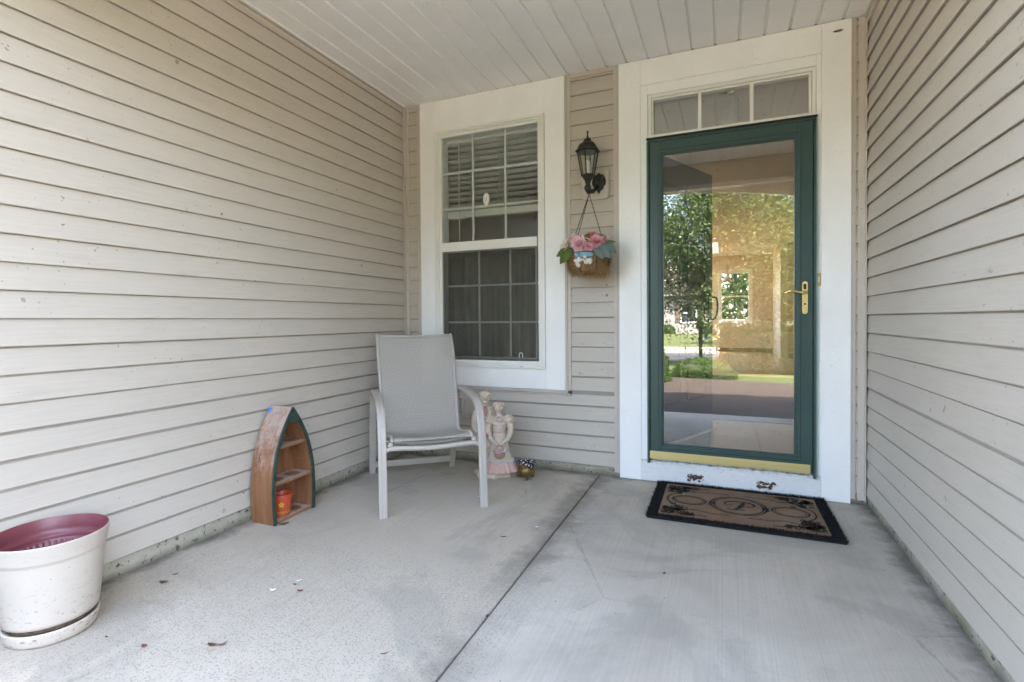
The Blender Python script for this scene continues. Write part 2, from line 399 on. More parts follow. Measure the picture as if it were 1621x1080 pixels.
wb_ = thing('siding_wall', 'narrow beige clapboard strips around the window and under the lantern', 'wall', (0, 0, 0))
WX0, WX1, WZ0, WZ1 = .30, 1.17, .72, 2.50         # rough window opening
DX0, DX1, DZ1 = 1.87, 2.82, 2.56                  # rough door opening
m = MB()
m.box(0, WX0, 0, .12, .0, H+.02); m.box(WX0, WX1, 0, .12, .0, WZ0); m.box(WX0, WX1, 0, .12, WZ1, H+.02)
m.box(WX1, DX0, 0, .12, 0, H+.02); m.box(DX1, W, 0, .12, 0, H+.02); m.box(DX0, DX1, 0, .12, DZ1, H+.02); m.box(DX0, DX1, 0, .12, -.05, .138)
m.build('sheathing', M['sheathing'], wb_)
MB().box(0, 1.688, -.006, 0, -.04, ZB-.004).build('foundation', M['foundation'], wb_)
MB().box(2.989, W, -.006, 0, -.04, ZB-.02).build('foundation', M['foundation'], wb_)
CL, CR, CB = .158, 1.318, .568                   # window casing outline
courses(wb_, 'y', (.02, 0), .115, ZB, PITCHZ, H-.032, M['siding_x'], lambda z: z < CB-.06)
courses(wb_, 'y', (CR+.02, 0), 1.672-CR-.02, ZB, PITCHZ, H-.032, M['siding_x'], lambda z: z < CB-.06)
courses(wb_, 'y', (.02, 0), 1.650, ZB, PITCHZ, CB-.03, M['siding_x'])
courses(wb_, 'y', (3.0, 0), W-3.0-.01, ZB, PITCHZ, H-.02, M['siding_x'])
def jchannel_v(x0, x1, z0, z1, flip=False):
    m = MB(); w = x1-x0
    a, b = (x0, x0+w*.62) if not flip else (x0+w*.38, x1)
    m.box(a, b, -.0165, -.0, z0, z1, .0015)
    c, d = (x0+w*.66, x1) if not flip else (x0, x0+w*.34)
    m.box(c, d, -.0205, -.0, z0, z1, .0015)
    return m.build('trim_channel', M['vinyl_trim'], wb_)
jchannel_v(.124, .1575, CB-.035, H-.002); jchannel_v(1.319, 1.357, CB-.035, H-.002, True); jchannel_v(1.653, 1.6895, ZB-.03, H-.002)
jchannel_v(2.9885, 3.012, ZB-.035, H-.002, True)
m = MB(); m.box(.124, 1.357, -.0165, 0, CB-.024, CB-.001, .0015); m.box(.124, 1.357, -.0205, 0, CB-.036, CB-.0265, .0015); m.build('trim_channel', M['vinyl_trim'], wb_)
for x0, x1 in ((.045, .123), (1.358, 1.652)):
    m = MB(); m.box(x0, x1, -.0165, 0, H-.028, H-.001, .0015); m.box(x0, x1, -.0125, 0, H-.036, H-.030, .001); m.build('trim_channel', M['vinyl_trim'], wb_)
m = MB(); m.box(.013, .044, -.0185, 0, ZL-.02, H-.002, .002); m.box(.013, .019, -.044, -.019, ZL-.02, H-.002, .0015); m.build('corner_post', M['vinyl_trim'], wb_)
m = MB(); m.box(W-.048, W-.014, -.0185, 0, ZB-.04, H-.002, .002); m.box(W-.018, W-.0135, -.044, -.019, ZB-.04, H-.002, .001); m.build('corner_post', M['vinyl_trim'], wb_)
def mount_block(x0, x1, z0, z1, ins=.028):
    m = MB(); c = .018
    oc = lambda a, b, e, f, ch: [(a+ch, e), (b-ch, e), (b, e+ch), (b, f-ch), (b-ch, f), (a+ch, f), (a, f-ch), (a, e+ch)]
    o1 = oc(x0, x1, z0, z1, c); o2 = oc(x0+.010, x1-.010, z0+.010, z1-.010, c*.8)
    vs = [(x, -.006, z) for x, z in o1]+[(x, -.028, z) for x, z in o1]+[(x, -.034, z) for x, z in o2]
    fs = [(i, (i+1) % 8, 8+(i+1) % 8, 8+i) for i in range(8)]+[(8+i, 8+(i+1) % 8, 16+(i+1) % 8, 16+i) for i in range(8)]+[tuple(range(16, 24))]
    m.add(vs, fs); m.ring(x0+ins, x1-ins, z0+ins, z1-ins, .006, -.040, -.0335, .001)
    return m.build('mounting_block', M['vinyl_trim'], wb_)
mount_block(1.44, 1.625, 1.868, 2.075)
mount_block(.50, .668, .325, .49)

# ---- ceiling: separate soffit boards with a V groove between them
ce = structure(bpy.data.objects.new('ceiling', None)); COL.objects.link(ce); ce['label'] = 'white vinyl soffit boards with V grooves over the porch'
PWD = .1336; pr = [(.0, .010), (.0, .014), (PWD, .014), (PWD, .0105), (PWD-.0125, .0098), (PWD-.0165, .0007), (PWD-.0178, 0), (.0012, 0), (.0002, .0008)]
m = MB(); m.prism([(x, 0, z) for x, z in pr], (0, 0, 0), (0, -YF-.012, 0)); sme = m.mesh('soffit_board', M['soffit'])
x = .152-PWD+.0002
share('soffit_board', sme, ce, (x-.0, YF+.006, H), sc=(1, 1, 1))
for k in range(1, 24):
    xx = .152+PWD*(k-1)
    if xx > W-.02: break
    if xx+PWD > W: 
        q = W-.001-xx; mm = MB(); mm.prism([(0, 0, .014), (q, 0, .014), (q, 0, 0), (.0012, 0, 0), (0, 0, .001)], (0, 0, 0), (0, -YF-.012, 0)); share('soffit_board', mm.mesh('soffit_board', M['soffit']), ce, (xx, YF+.006, H)); break
    share('soffit_board', sme, ce, (xx, YF+.006, H+rng.uniform(-.0009, .0009)), (0, rng.uniform(-.0008, .0008), 0))
MB().box(-.05, W+.05, YO, .1, H+.0155, H+.04).build('light_block_board', M['sheathing'], ce)  # unseen backing board, added to stop light leaking through the soffit
m = MB(); m.box(.026, .036, YF+.01, -.03, H-.012, H-.001); m.build('edge_trim', M['soffit'], ce)

# ---- header beam across the front opening, seen in the door glass
hb = thing('header_beam', 'tan front header beam with white trim and shallow arch, mirrored in the door glass', 'beam', (0, YF, H))
MB().box(.03, W-.03, YF-.30, YF, 2.50, H).build('beam_box', M['vinyl_trim'], hb, True)
m = MB(); m.box(.03, W-.03, YF-.02, YF+.012, 2.468, 2.499); m.box(.03, W-.03, YF-.02, YF+.020, 2.500, 2.512); m.build('beam_trim', M['white_vinyl'], hb, True)
NA = 24; top = [(.03+(W-.06)*i/NA, 2.80) for i in range(NA+1)]
bot = [(.03+(W-.06)*i/NA, 2.36+.155*math.sin(math.pi*i/NA)**.8) for i in range(NA+1)]
vs = [(x, YF-.30, z) for x, z in bot]+[(x, YF-.30, z) for x, z in top]+[(x, YF-.33, z) for x, z in bot]+[(x, YF-.33, z) for x, z in top]
n = NA+1; fs = []
for i in range(NA): fs += [(i, i+1, n+i+1, n+i), (2*n+i+1, 2*n+i, 3*n+i, 3*n+i+1), (i+1, i, 2*n+i, 2*n+i+1)]
MB().add(vs, fs).build('arched_fascia', M['white_vinyl'], hb, True)

# ---- the house round it: projecting wings, roof, back
M['shingle'] = simple('grey_roof_shingle', (.10, .09, .085), .9, var=.3, vs_=30, bump=.6, bs=40, dist=.01)
ho = thing('house', 'single storey beige house whose wings flank the recessed porch', 'house', (0, 0, 0))
for x0, x1, yy in ((-6.0, -.145, YL), (W+.145, 9.0, YO)):
    MB().box(x0, x1, yy, yy+.14, -.05, 2.82).build('front_wall', M['siding_x'], ho)
MB().box(-6.0, -5.86, YL+.14, 11.9, -.05, 2.82).build('side_wall', M['siding_y'], ho)
MB().box(8.86, 9.0, YO+.14, 11.9, -.05, 2.82).build('side_wall', M['siding_y'], ho)
ex, ey0, ey1, yr, ze, zr = (-6.4, 9.4), YO-.42, 12.35, 4.6, 2.835, 5.6
def roof_slab(x0, x1, ya, yb):
    zz = lambda y: ze+(zr-ze)*((y-ey0)/(yr-ey0) if y <= yr else (ey1-y)/(ey1-yr))
    m = MB(); m.prism([(0, ya, zz(ya)), (0, yb, zz(yb)), (0, yb, zz(yb)+.16), (0, ya, zz(ya)+.16)], (x0, 0, 0), (x1, 0, 0)); m.build('roof_slope', M['shingle'], ho)
SKX, SKY = (-.5, 2.2), (8.9, 11.0)                      # unseen roof opening, added to brighten the living room
roof_slab(ex[0], ex[1], ey0, yr); roof_slab(ex[0], ex[1], yr, SKY[0]); roof_slab(ex[0], SKX[0], SKY[0], SKY[1]); roof_slab(SKX[1], ex[1], SKY[0], SKY[1]); roof_slab(ex[0], ex[1], SKY[1], ey1)
MB().box(ex[0], ex[1], ey0-.02, ey0+.0, ze-.02, ze+.17).build('gutter', M['white_vinyl'], ho)
MB().box(ex[0], ex[1], ey0+.001, YO-.335, ze-.018, ze-.003).build('eave_soffit', M['soffit'], ho)
# ================================================================== window
win = thing('window', 'white double hung window with grille bars and wide flat white casing', 'window', (.738, 0, .568))
B = lambda mb, n, mt, par=None: mb.build(n, mt, par if par is not None else win, True)
for x0, x1 in ((CL, .2925), (1.1755, CR)): B(MB().box(x0, x1, -.024, 0, CB, H-.003, .002), 'casing_board', M['white_wood'])
B(MB().box(.293, 1.175, -.0235, 0, CB+.0005, .7105, .002), 'casing_board', M['white_wood'])
B(MB().box(.293, 1.175, -.0235, 0, 2.5055, H-.0035, .002), 'casing_board', M['white_wood'])
fx0, fx1, fz0, fz1 = .2935, 1.1745, .711, 2.505
m = MB(); m.ring(fx0, fx1, fz0, fz1, .018, -.040, .09, .002); m.ring(fx0+.0185, fx1-.0185, fz0+.0185, fz1-.0185, .012, -.033, .09, .0015); B(m, 'frame', M['white_vinyl'])
m = MB(); m.ring(fx0+.031, fx1-.031, fz0+.031, fz1-.031, .021, -.022, .09, .0015); B(m, 'frame_stop', M['white_vinyl'])
gx0, gx1 = .347, 1.110
B(MB().box(gx0-.003, gx1+.003, -.020, .05, 1.585, 1.652, .002), 'meeting_rail', M['white_vinyl'])
m = MB(); m.box(gx0-.003, gx1+.003, -.0215, -.0205, 1.612, 1.617); B(m, 'rail_groove', M['muntin'])
# upper sash: bars sealed between two panes
B(MB().box(gx0, gx1, -.002, .0, 1.652, 2.454), 'pane', M['glass'])
for xx in (.600, .864): B(MB().box(xx-.008, xx+.008, .004, .012, 1.653, 2.453, .002), 'grille_bar', M['muntin'])
for zz in (2.180, 1.908):
    for a, b in ((gx0, .5915), (.6085, .8555), (.8725, gx1)): B(MB().box(a, b, .004, .012, zz-.008, zz+.008, .002), 'grille_bar', M['muntin'])
# lower sash behind an insect screen
B(MB().box(gx0+.02, gx1, .030, .032, .792, 1.584), 'pane', M['glass'])
for xx in (.640, .893): B(MB().box(xx-.007, xx+.007, .016, .024, .793, 1.583, .002), 'grille_bar', M['muntin'])
for zz in (1.322, 1.045):
    for a, b in ((gx0+.02, .6325), (.6475, .8855), (.9005, gx1)): B(MB().box(a, b, .016, .024, zz-.007, zz+.007, .002), 'grille_bar', M['muntin'])
def screen_mat():
    t = NT('insect_screen')
    tr = t.new('ShaderNodeBsdfTransparent'); df = t.new('ShaderNodeBsdfDiffuse'); df.inputs[0].default_value = (.085, .082, .07, 1)
    mx = t.new('ShaderNodeMixShader'); k = t.math('ADD', .26, t.math('MULTIPLY', t.noise(t.pos((1, 1, .6)), 14, 3), .12)); t.link(k, mx.inputs[0])
    t.link(tr.outputs[0], mx.inputs[1]); t.link(df.outputs[0], mx.inputs[2]); t.link(mx.outputs[0], t.out.inputs[0]); return t.m
M['screen'] = screen_mat()
B(MB().box(gx0+.014, gx1-.002, -.0085, -.0075, .786, 1.578), 'insect_screen', M['screen'])
M['screen_frame'] = simple('bronze_screen_frame', (.16, .155, .14), .5)
m = MB(); m.ring(gx0, gx1, .776, 1.584, .012, -.012, -.002); B(m, 'screen_frame', M['screen_frame'])
for xx in (.425, .985):
    m = MB(); m.tube([(xx-.014, -.016, .790), (xx-.012, -.018, .815), (xx-.006, -.019, .822), (xx+.006, -.019, .822), (xx+.012, -.018, .815), (xx+.014, -.016, .790)], .003, 6); B(m, 'pull_tab', M['muntin'])
m = MB(); m.box(.985, 1.012, -.0405, -.0395, .722, .726); B(m, 'weep_slot', M['screen_frame'])
st = thing('oval_sticker', 'small oval white sticker on the upper window pane', 'sticker', (.713, -.0022, 1.957))
vs = [(.026*math.cos(a*math.pi/14), -.001, .047*math.sin(a*math.pi/14)) for a in range(28)]
MB().add(vs+[(x*.99, 0, z*.99) for x, y, z in vs], [tuple(range(28))[::-1]]+[(i, (i+1) % 28, 28+(i+1) % 28, 28+i) for i in range(28)]).build('disc', M['white_vinyl'], st)
m = MB(); m.tube([(.020*math.cos(a), -.0018, .038*math.sin(a)) for a in [k*math.pi/14 for k in range(28)]], .0012, 5, closed=True); m.build('printed_ring', M['vinyl_trim'], st)
m = MB(); m.tube([(-.004, -.0016, -.018), (.0, -.0016, -.002), (.004, -.0016, .020)], .0016, 5); m.build('printed_mark', M['screen_frame'], st)

M['blind'] = simple('white_blind_slat', (.70, .69, .65), .45, var=.05, vs_=14, stretch=(.3, 1, 6))
bl = thing('window_blind', 'half raised white horizontal slat blind inside the window', 'blind', (.738, .10, 2.46))
sl_me = MB().add([(-.392, -.024, .006), (.392, -.024, .006), (.392, 0, .0005), (-.392, 0, .0005), (.392, .024, -.004), (-.392, .024, -.004)],
                 [(0, 1, 2, 3), (3, 2, 4, 5)]); 
sl_me.add([v-Vector((0, 0, .0028)) for v in sl_me.v], [(1, 0, 3, 2), (2, 3, 5, 4), (0, 1, 7-6, 6-6)][:2])
sl_me = sl_me.mesh('slat', M['blind'])
for k in range(11): share('slat', sl_me, bl, (0, .0, -.035-.0425*k), (rng.uniform(-.13, -.05), rng.uniform(-.003, .003), 0))
for k in range(9): share('slat', sl_me, bl, (0, .0, -.505-.0055*k), (rng.uniform(-.03, .03), rng.uniform(-.004, .004), 0))
MB().box(-.395, .395, -.028, .028, -.028, 0, .003).build('head_rail', M['blind'], bl)
MB().box(-.392, .392, -.026, .026, -.608, -.556, .004).build('bottom_rail', M['blind'], bl)
for xx in (-.20, 0.04, .26):
    for dy in (-.026, .026):
        MB().tube([(xx, dy, -.02), (xx+.002, dy, -.3), (xx, dy, -.60)], .0012, 5).build('cord', M['blind'], bl)
MB().tube([(-.285, -.035, -.03), (-.285, -.036, -.45), (-.284, -.036, -.86)], .004, 6).build('wand', M['blind'], bl)
cu = MB(); NX = 120
vs = []
for i in range(NX+1):
    x = .10+1.3*i/NX
    y = .22+.034*math.sin(i*.55)+.012*math.sin(i*1.3+1)
    vs += [(x, y, .45), (x, y+.006*math.sin(i), 1.56)]
cu.add(vs, [(2*i, 2*i+2, 2*i+3, 2*i+1) for i in range(NX)], True)
M['curtain'] = simple('brown_sheer_curtain', (.42, .38, .29), .8, var=.35, vs_=6, stretch=(8, 1, .3))
co = cu.build('curtain', M['curtain']); tag(co, 'dark brown gathered curtain behind the lower window sash', 'curtain')
md = co.modifiers.new('thick', 'SOLIDIFY'); md.thickness = .003

# ================================================================== door surround, transom
dc = thing('door_casing', 'wide white wooden casing around the green storm door', 'door casing', (2.34, 0, 0))
B2 = lambda mb, n, mt, par=None: mb.build(n, mt, par if par is not None else dc, True)
B2(MB().box(1.690, 1.8305, -.024, 0, .002, H-.003, .002), 'casing_board', M['white_wood'])
B2(MB().box(2.8435, 2.988, -.024, 0, -.004, H-.003, .002), 'casing_board', M['white_wood'])
B2(MB().box(1.831, 2.843, -.0235, 0, 2.577, H-.0035, .002), 'casing_board', M['white_wood'])
B2(MB().box(1.8312, 2.8428, -.024, .06, .003, .1385, .002), 'kick_board', M['white_worn'])
B2(MB().box(1.831, 1.8745, -.019, .12, .139, 2.5765, .0015), 'jamb', M['white_wood'])
B2(MB().box(2.8185, 2.843, -.019, .12, .139, 2.5765, .0015), 'jamb', M['white_wood'])
B2(MB().box(1.875, 2.818, -.019, .12, 2.513, 2.5765, .0015), 'jamb_head', M['white_wood'])
B2(MB().box(1.875, 2.818, -.014, .12, 2.214, 2.232, .001), 'transom_bar', M['white_vinyl'])
B2(MB().box(1.875, 2.818, -.010, .16, .139, .156, .001), 'threshold', M['white_worn'])
tw = thing('transom_window', 'three light transom window above the green storm door', 'window', (2.343, 0, 2.232))
m = MB(); m.ring(1.876, 2.817, 2.2325, 2.5125, .020, -.010, .06, .002); m.ring(1.897, 2.796, 2.2535-.012, 2.4915, .012, .004, .06, .0015); m.build('frame', M['white_vinyl'], tw, True)
MB().box(1.905, 2.788, .046, .049, 2.236, 2.482).build('pane', M['transom_glass'], tw, True)
for xx in (2.189, 2.484): MB().box(xx-.010, xx+.010, .012, .058, 2.250, 2.482, .002).build('mullion', M['white_vinyl'], tw, True)

# ================================================================== storm door
sd = thing('storm_door', 'full view green storm door with brass kick strip and lever', 'door', (1.885, -.03, .14))
B3 = lambda mb, n, mt, par=None: mb.build(n, mt, par if par is not None else sd, True)
m = MB(); m.box(1.8755, 1.8865, -.050, -.0195, .125, 2.195, .002); m.box(2.8035, 2.8145, -.048, -.0195, .125, 2.195, .002)
m.box(1.8755, 2.8145, -.048, -.0195, 2.1965, 2.2125, .002); B3(m, 'outer_frame', M['green'])
m = MB(); m.box(2.8150, 2.8205, -.046, -.0195, .122, 2.21, .0015); m.box(1.8695, 1.8750, -.046, -.0195, .122, 2.2, .0015); B3(m, 'frame_edge', M['green_edge'])
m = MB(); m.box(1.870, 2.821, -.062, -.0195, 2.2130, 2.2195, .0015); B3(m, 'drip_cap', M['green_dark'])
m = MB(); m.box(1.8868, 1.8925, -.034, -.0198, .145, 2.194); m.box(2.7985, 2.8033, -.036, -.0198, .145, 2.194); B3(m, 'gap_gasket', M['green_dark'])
x0, x1, z0, z1 = 1.893, 2.798, .1575, 2.192
gxa, gxb, gza, gzb = 1.973, 2.707, .257, 2.103
m = MB()
m.box(x0, gxa-.014, -.056, -.026, z0, z1, .003); m.box(gxb+.014, x1, -.056, -.026, z0, z1, .003)
m.box(gxa-.0138, gxb+.0138, -.0555, -.026, z0, gza-.014, .003); m.box(gxa-.0138, gxb+.0138, -.0555, -.026, gzb+.014, z1-.0005, .003); B3(m, 'panel', M['green'])
m = MB(); m.ring(gxa-.0135, gxb+.0135, gza-.0135, gzb+.0135, .0075, -.0585, -.026, .002); m.ring(gxa-.0058, gxb+.0058, gza-.0058, gzb+.0058, .0078, -.0515, -.028, .002); B3(m, 'glazing_bead', M['green'])
m = MB()
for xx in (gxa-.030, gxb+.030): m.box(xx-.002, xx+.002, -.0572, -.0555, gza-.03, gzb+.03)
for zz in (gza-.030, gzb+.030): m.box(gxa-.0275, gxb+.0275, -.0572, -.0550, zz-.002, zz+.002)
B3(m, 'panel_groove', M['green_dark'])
B3(MB().box(gxa+.0005, gxb-.0005, -.042, -.039, gza+.0005, gzb-.0005), 'pane', M['door_glass'])
B3(MB().box(1.8885, 2.7865, -.0605, -.0565, .1585, .2085, .0015), 'kick_strip', M['brass'])
for zz in (.30, .42, 1.1, 1.9): B3(MB().box(1.8872, 1.8920, -.041, -.033, zz, zz+.006), 'hinge_pin', M['brass_shiny'])
def rounded_plate(cx, cz, w, h, y0, y1, n=8):
    pts = []
    for q, (sx, sz) in enumerate(((1, 1), (-1, 1), (-1, -1), (1, -1))):
        for k in range(n+1):
            a = (q+k/n)*math.pi/2; pts.append((cx+sx*0+math.cos(a)*w/2, cz+(h/2-w/2)*(1 if q < 2 else -1)+math.sin(a)*w/2))
    m = MB(); N = len(pts); m.prism([(x, y1, z) for x, z in pts], (0, 0, 0), (0, y0-y1, 0)); return m
ha = rounded_plate(2.757, 1.176, .029, .188, -.064, -.0562).build('handle_plate', M['brass_shiny'], sd, True)
m = MB(); m.tube(curve([(2.762, -.060, 1.205), (2.761, -.085, 1.206), (2.745, -.098, 1.203), (2.72, -.098, 1.208), (2.69, -.096, 1.2155), (2.665, -.094, 1.211), (2.651, -.092, 1.203)], 5), [.011]*5+[.0095]*8+[.008]*10+[.0065]*7+[.005], 10); m.build('lever', M['brass_shiny'], sd, True)
m = MB(); m.tube([(2.757, -.062, 1.14), (2.757, -.0655, 1.14)], .006, 10); m.build('keyhole', M['black'], sd, True)
m = MB(); m.box(2.750, 2.764, -.0655, -.0635, 1.225, 1.255); m.build('latch_slot', M['green_dark'], sd, True)

db = thing('doorbell', 'small brass doorbell button on the white casing', 'doorbell', (2.830, -.019, 1.28))
MB().box(-.0115, .0115, -.006, 0, -.037, .037, .0015).build('plate', simple('aged_brass', (.50, .38, .20), .4, .6), db)
MB().box(-.005, .005, -.009, -.0062, -.016, .016, .001).build('button', M['white_vinyl'], db)
M['flake'] = simple('rotten_wood', (.10, .065, .045), .9, var=.5, vs_=90, bump=1, bs=90, dist=.004)
for i, (cx, cz, lab, sd_) in enumerate(((2.163, .052, 'dark rotten patch of peeled paint on the white kick board towards the hinge side', 1), (2.556, .052, 'dark rotten patch of peeled paint on the white kick board towards the latch side', 5))):
    r_ = random.Random(sd_); m = MB()
    for k in range(34):
        ax, az = cx+r_.uniform(-.042, .042), cz+r_.uniform(-.019, .018); s_ = r_.uniform(.006, .012)
        m.ball((ax, -.025, az), (s_*1.3, r_.uniform(.003, .006), s_*.8), 1, .6, k)
    pt = thing('rotten_patch', lab, 'wood rot', (cx, -.024, cz)); m.build('bare_wood', M['flake'], pt, True)
    m = MB()
    for k in range(20):
        a = k/20*6.283+r_.uniform(-.1, .1); ax, az = cx+math.cos(a)*.046, cz+math.sin(a)*.021; s_ = r_.uniform(.004, .008)
        m.ball((ax, -.0265, az), (s_*1.3, .0022, s_*.7), 1, .5, k)
    m.build('paint_flakes', M['white_worn'], pt, True)
m = MB(); m.ball((2.918, -.026, 2.683), (.020, .006, .006), 2, .5, 3); m.ball((2.932, -.026, 2.685), (.014, .005, .005), 2, .5, 5)
tag(m.build('mud_nest', M['flake']), 'brown mud smear high on the white door casing', 'mud')

# ================================================================== entry door standing open inside, and the rooms behind
ang = math.atan2(.90, .385)
ed = thing('entry_door', 'dark green front door standing open behind the storm door glass', 'door', (1.872, .105, .165), ang)
m = MB(); m.box(0, .945, 0, .044, .02, 2.03, .002); m.build('slab', simple('dark_green_entry_door', (.016, .032, .030), .35, var=.1), ed)
m = MB()
for a, b, c, d in ((.13, .43, 1.15, 1.85), (.52, .82, 1.15, 1.85), (.13, .43, .28, 1.0), (.52, .82, .28, 1.0)): m.ring(a, b, c, d, .022, -.006, .001, .002)
m.build('panel_moulding', M['green_dark'], ed)
MB().box(0, .945, -.012, .05, .0, .019).build('door_sweep', M['white_vinyl'], ed)
m = MB(); m.tube(curve([(.885, -.002, 1.06), (.885, -.055, 1.055), (.885, -.068, .98), (.885, -.05, .90), (.885, -.012, .885), (.885, -.002, .885)], 5), .008, 8); m.box(.862, .908, -.012, 0, .85, 1.11, .004); m.build('pull_handle', M['black'], ed)

M['wood_floor'] = simple('oak_strip_floor', (.36, .23, .12), .28, var=.22, vs_=4, stretch=(14, 1, 1), bump=.05)
M['tile'] = simple('beige_foyer_tile', (.42, .37, .30), .35, var=.12, vs_=3)
M['carpet'] = simple('dark_hall_carpet', (.045, .036, .027), .95, var=.2)
IF = .165; YB = 11.75
fl = structure(bpy.data.objects.new('interior_floor', None)); COL.objects.link(fl); fl['label'] = 'tile, carpet and oak floor of the rooms behind the door'
MB().box(-5.8, 8.8, .121, 1.45, IF-.2, IF-.012).build('subfloor', M['sheathing'], fl)
me = MB().box(0, .326, 0, .326, 0, .012, .0015).mesh('floor_tile', M['tile'])
for i in range(-1, 6):
    for j in range(4): share('floor_tile', me, fl, (1.90+i*.33-.33, .125+j*.33, IF-.0121))
MB().box(-5.8, 8.8, 1.4505, 5.30, IF-.2, IF+.004).build('hall_carpet', M['carpet'], fl)
MB().box(-5.8, 8.8, 5.3005, YB, IF-.2, IF-.004).build('wood_base', M['wood_floor'], fl)
me = MB().box(0, .118, 0, YB-5.302, 0, .006, .001).mesh('floor_board', M['wood_floor'])
for i in range(36): share('floor_board', me, fl, (.2+i*.12, 5.301, IF-.0039))
CI = 2.72
icm = MB(); icm.box(-5.86, 8.86, .121, SKY[0], CI, CI+.05); icm.box(-5.86, 8.86, SKY[1], YB+.1, CI, CI+.05); icm.box(-5.86, SKX[0], SKY[0], SKY[1], CI, CI+.05); icm.box(SKX[1], 8.86, SKY[0], SKY[1], CI, CI+.05)
for q in ((SKX[0]-.03, SKX[0], SKY[0]-.03, SKY[1]+.03), (SKX[1], SKX[1]+.03, SKY[0]-.03, SKY[1]+.03), (SKX[0], SKX[1], SKY[0]-.03, SKY[0]), (SKX[0], SKX[1], SKY[1], SKY[1]+.03)): icm.box(*q, CI+.051, 3.3)  # shaft walls of the added roof opening
ic = icm.build('interior_ceiling', M['int_ceiling']); structure(ic)
def iwall(name, *boxes, mat='drywall'):
    m = MB()
    for b in boxes: m.box(*b)
    o = m.build(name, M[mat]); return structure(o)
# far wall with the window that shows through the door, and an unseen gap added to let daylight in
fwx0, fwx1, fwz0, fwz1 = 2.225, 2.95, .985, 2.29
iwall('interior_wall_far', (-5.86, -3.2, YB, YB+.15, 0, CI), (-3.2, .6, YB, YB+.15, 2.35, CI), (.6, fwx0, YB, YB+.15, 0, CI),
      (fwx0, fwx1, YB, YB+.15, 0, fwz0), (fwx0, fwx1, YB, YB+.15, fwz1, CI), (fwx1, 3.48, YB, YB+.15, 0, CI))
iwall('interior_wall_jog', (3.48, 3.62, 9.72, YB+.15, 0, CI), mat='drywall_white')
iwall('interior_wall_near', (3.62, 5.0, 9.70, 9.84, 0, CI), (8.0, 8.86, 9.70, 9.84, 0, CI), (5.0, 8.0, 9.70, 9.84, 2.35, CI))  # gap here also made to let daylight into the rooms
iwall('interior_wall_bedroom', (1.62, 1.72, .121, 3.4, 0, CI), (-5.86, 1.72, 3.4, 3.5, 0, CI))
m = MB(); m.box(-3.2, 3.479, YB-.018, YB-.001, IF, IF+.10); m.build('baseboard', simple('stained_baseboard', (.30, .14, .05), .4, var=.1), fl)
m = MB(); m.box(3.62, 5.0, 9.682, 9.699, IF, IF+.10); m.build('baseboard', bpy.data.materials['stained_baseboard'], fl)
fwn = thing('interior_window', 'far white framed window seen through the door glass, looking onto trees', 'window', (2.59, YB, fwz0))
m = MB(); m.ring(fwx0-.06, fwx1+.06, fwz0-.06, fwz1+.06, .06, YB-.02, YB-.0005, .003); m.build('casing', M['drywall_white'], fwn, True)
m = MB(); m.ring(fwx0, fwx1, fwz0, fwz1, .045, YB+.02, YB+.08, .002); m.box(fwx0+.045, fwx1-.045, YB+.03, YB+.07, 1.62, 1.655); m.build('sash', M['white_vinyl'], fwn, True)
MB().box(fwx0+.04, fwx1-.04, YB+.045, YB+.048, fwz0+.04, fwz1-.04).build('pane', M['glass'], fwn, True)
ou = thing('wall_outlet', 'small outlet plate on the far tan wall inside the house', 'outlet', (2.28, YB, .50))
MB().box(-.055, .055, -.008, 0, -.035, .035, .002).build('plate', M['vinyl_trim'], ou)
MB().box(-.03, .03, -.010, -.0085, -.018, .018, .001).build('socket_face', M['drywall_white'], ou)
lm = NT('clear_pressed_glass'); lm.b.inputs['Transmission Weight'].default_value = .55; M['pressed'] = lm.fin((.80, .80, .78), .15, 0, lm.bump(lm.vor(lm.pos(), 60), .8, .004))
fp = thing('foyer_pendant', 'clear pressed glass pendant lamp seen through the middle transom pane', 'lamp', (2.345, .60, CI))
MB().lathe([(.0, -.0), (.055, -.001), (.06, -.012), (.05, -.03), (.012, -.04), (.010, -.06), (.0, -.06)], n=20).build('canopy', M['brass_shiny'], fp)
MB().lathe([(.03, -.055), (.075, -.075), (.085, -.10), (.08, -.24), (.07, -.275), (.0, -.28)], n=24).build('glass_shade', M['pressed'], fp)
dl = thing('dining_pendant', 'white glass pendant shade before the far interior window', 'lamp', (2.385, 9.0, 1.86))
MB().lathe([(.105, 0), (.085, .06), (.045, .115), (.015, .135), (.0, .136)], n=20).build('shade', M['drywall_white'], dl)
MB().tube([(0, 0, .13), (0, 0, CI-1.862)], .008, 8).build('stem', M['brass_shiny'], dl)
# ================================================================== the street side, mirrored in the glass, and the garden behind
def grass_mat():
    t = NT('lawn_grass'); pw = t.pos()
    c = t.mix(t.ramp(t.noise(pw, 1.3, 5, .6), (.3, 0.), (.7, 1.)), (.045, .062, .022), (.075, .092, .036))
    c = t.mix(t.ramp(t.noise(pw, 60, 3), (.4, 0.), (.7, .5)), c, (.10, .12, .05))
    return t.fin(c, .9, 0, t.bump(t.noise(pw, 90, 3), 1.0, .03), .15)
M['grass'] = grass_mat()
M['leaf'] = None
def leaf_mat(name, a, b):
    t = NT(name); oi = t.new('ShaderNodeNewGeometry')
    c = t.mix(t.ramp(oi.outputs['Random Per Island'], (.1, 0.), (.9, 1.)), a, b)
    df = t.new('ShaderNodeBsdfDiffuse'); tl = t.new('ShaderNodeBsdfTranslucent'); mx = t.new('ShaderNodeMixShader'); mx.inputs[0].default_value = .35
    t.link(c, df.inputs[0]); t.link(c, tl.inputs[0]); t.link(df.outputs[0], mx.inputs[1]); t.link(tl.outputs[0], mx.inputs[2]); t.link(mx.outputs[0], t.out.inputs[0]); return t.m
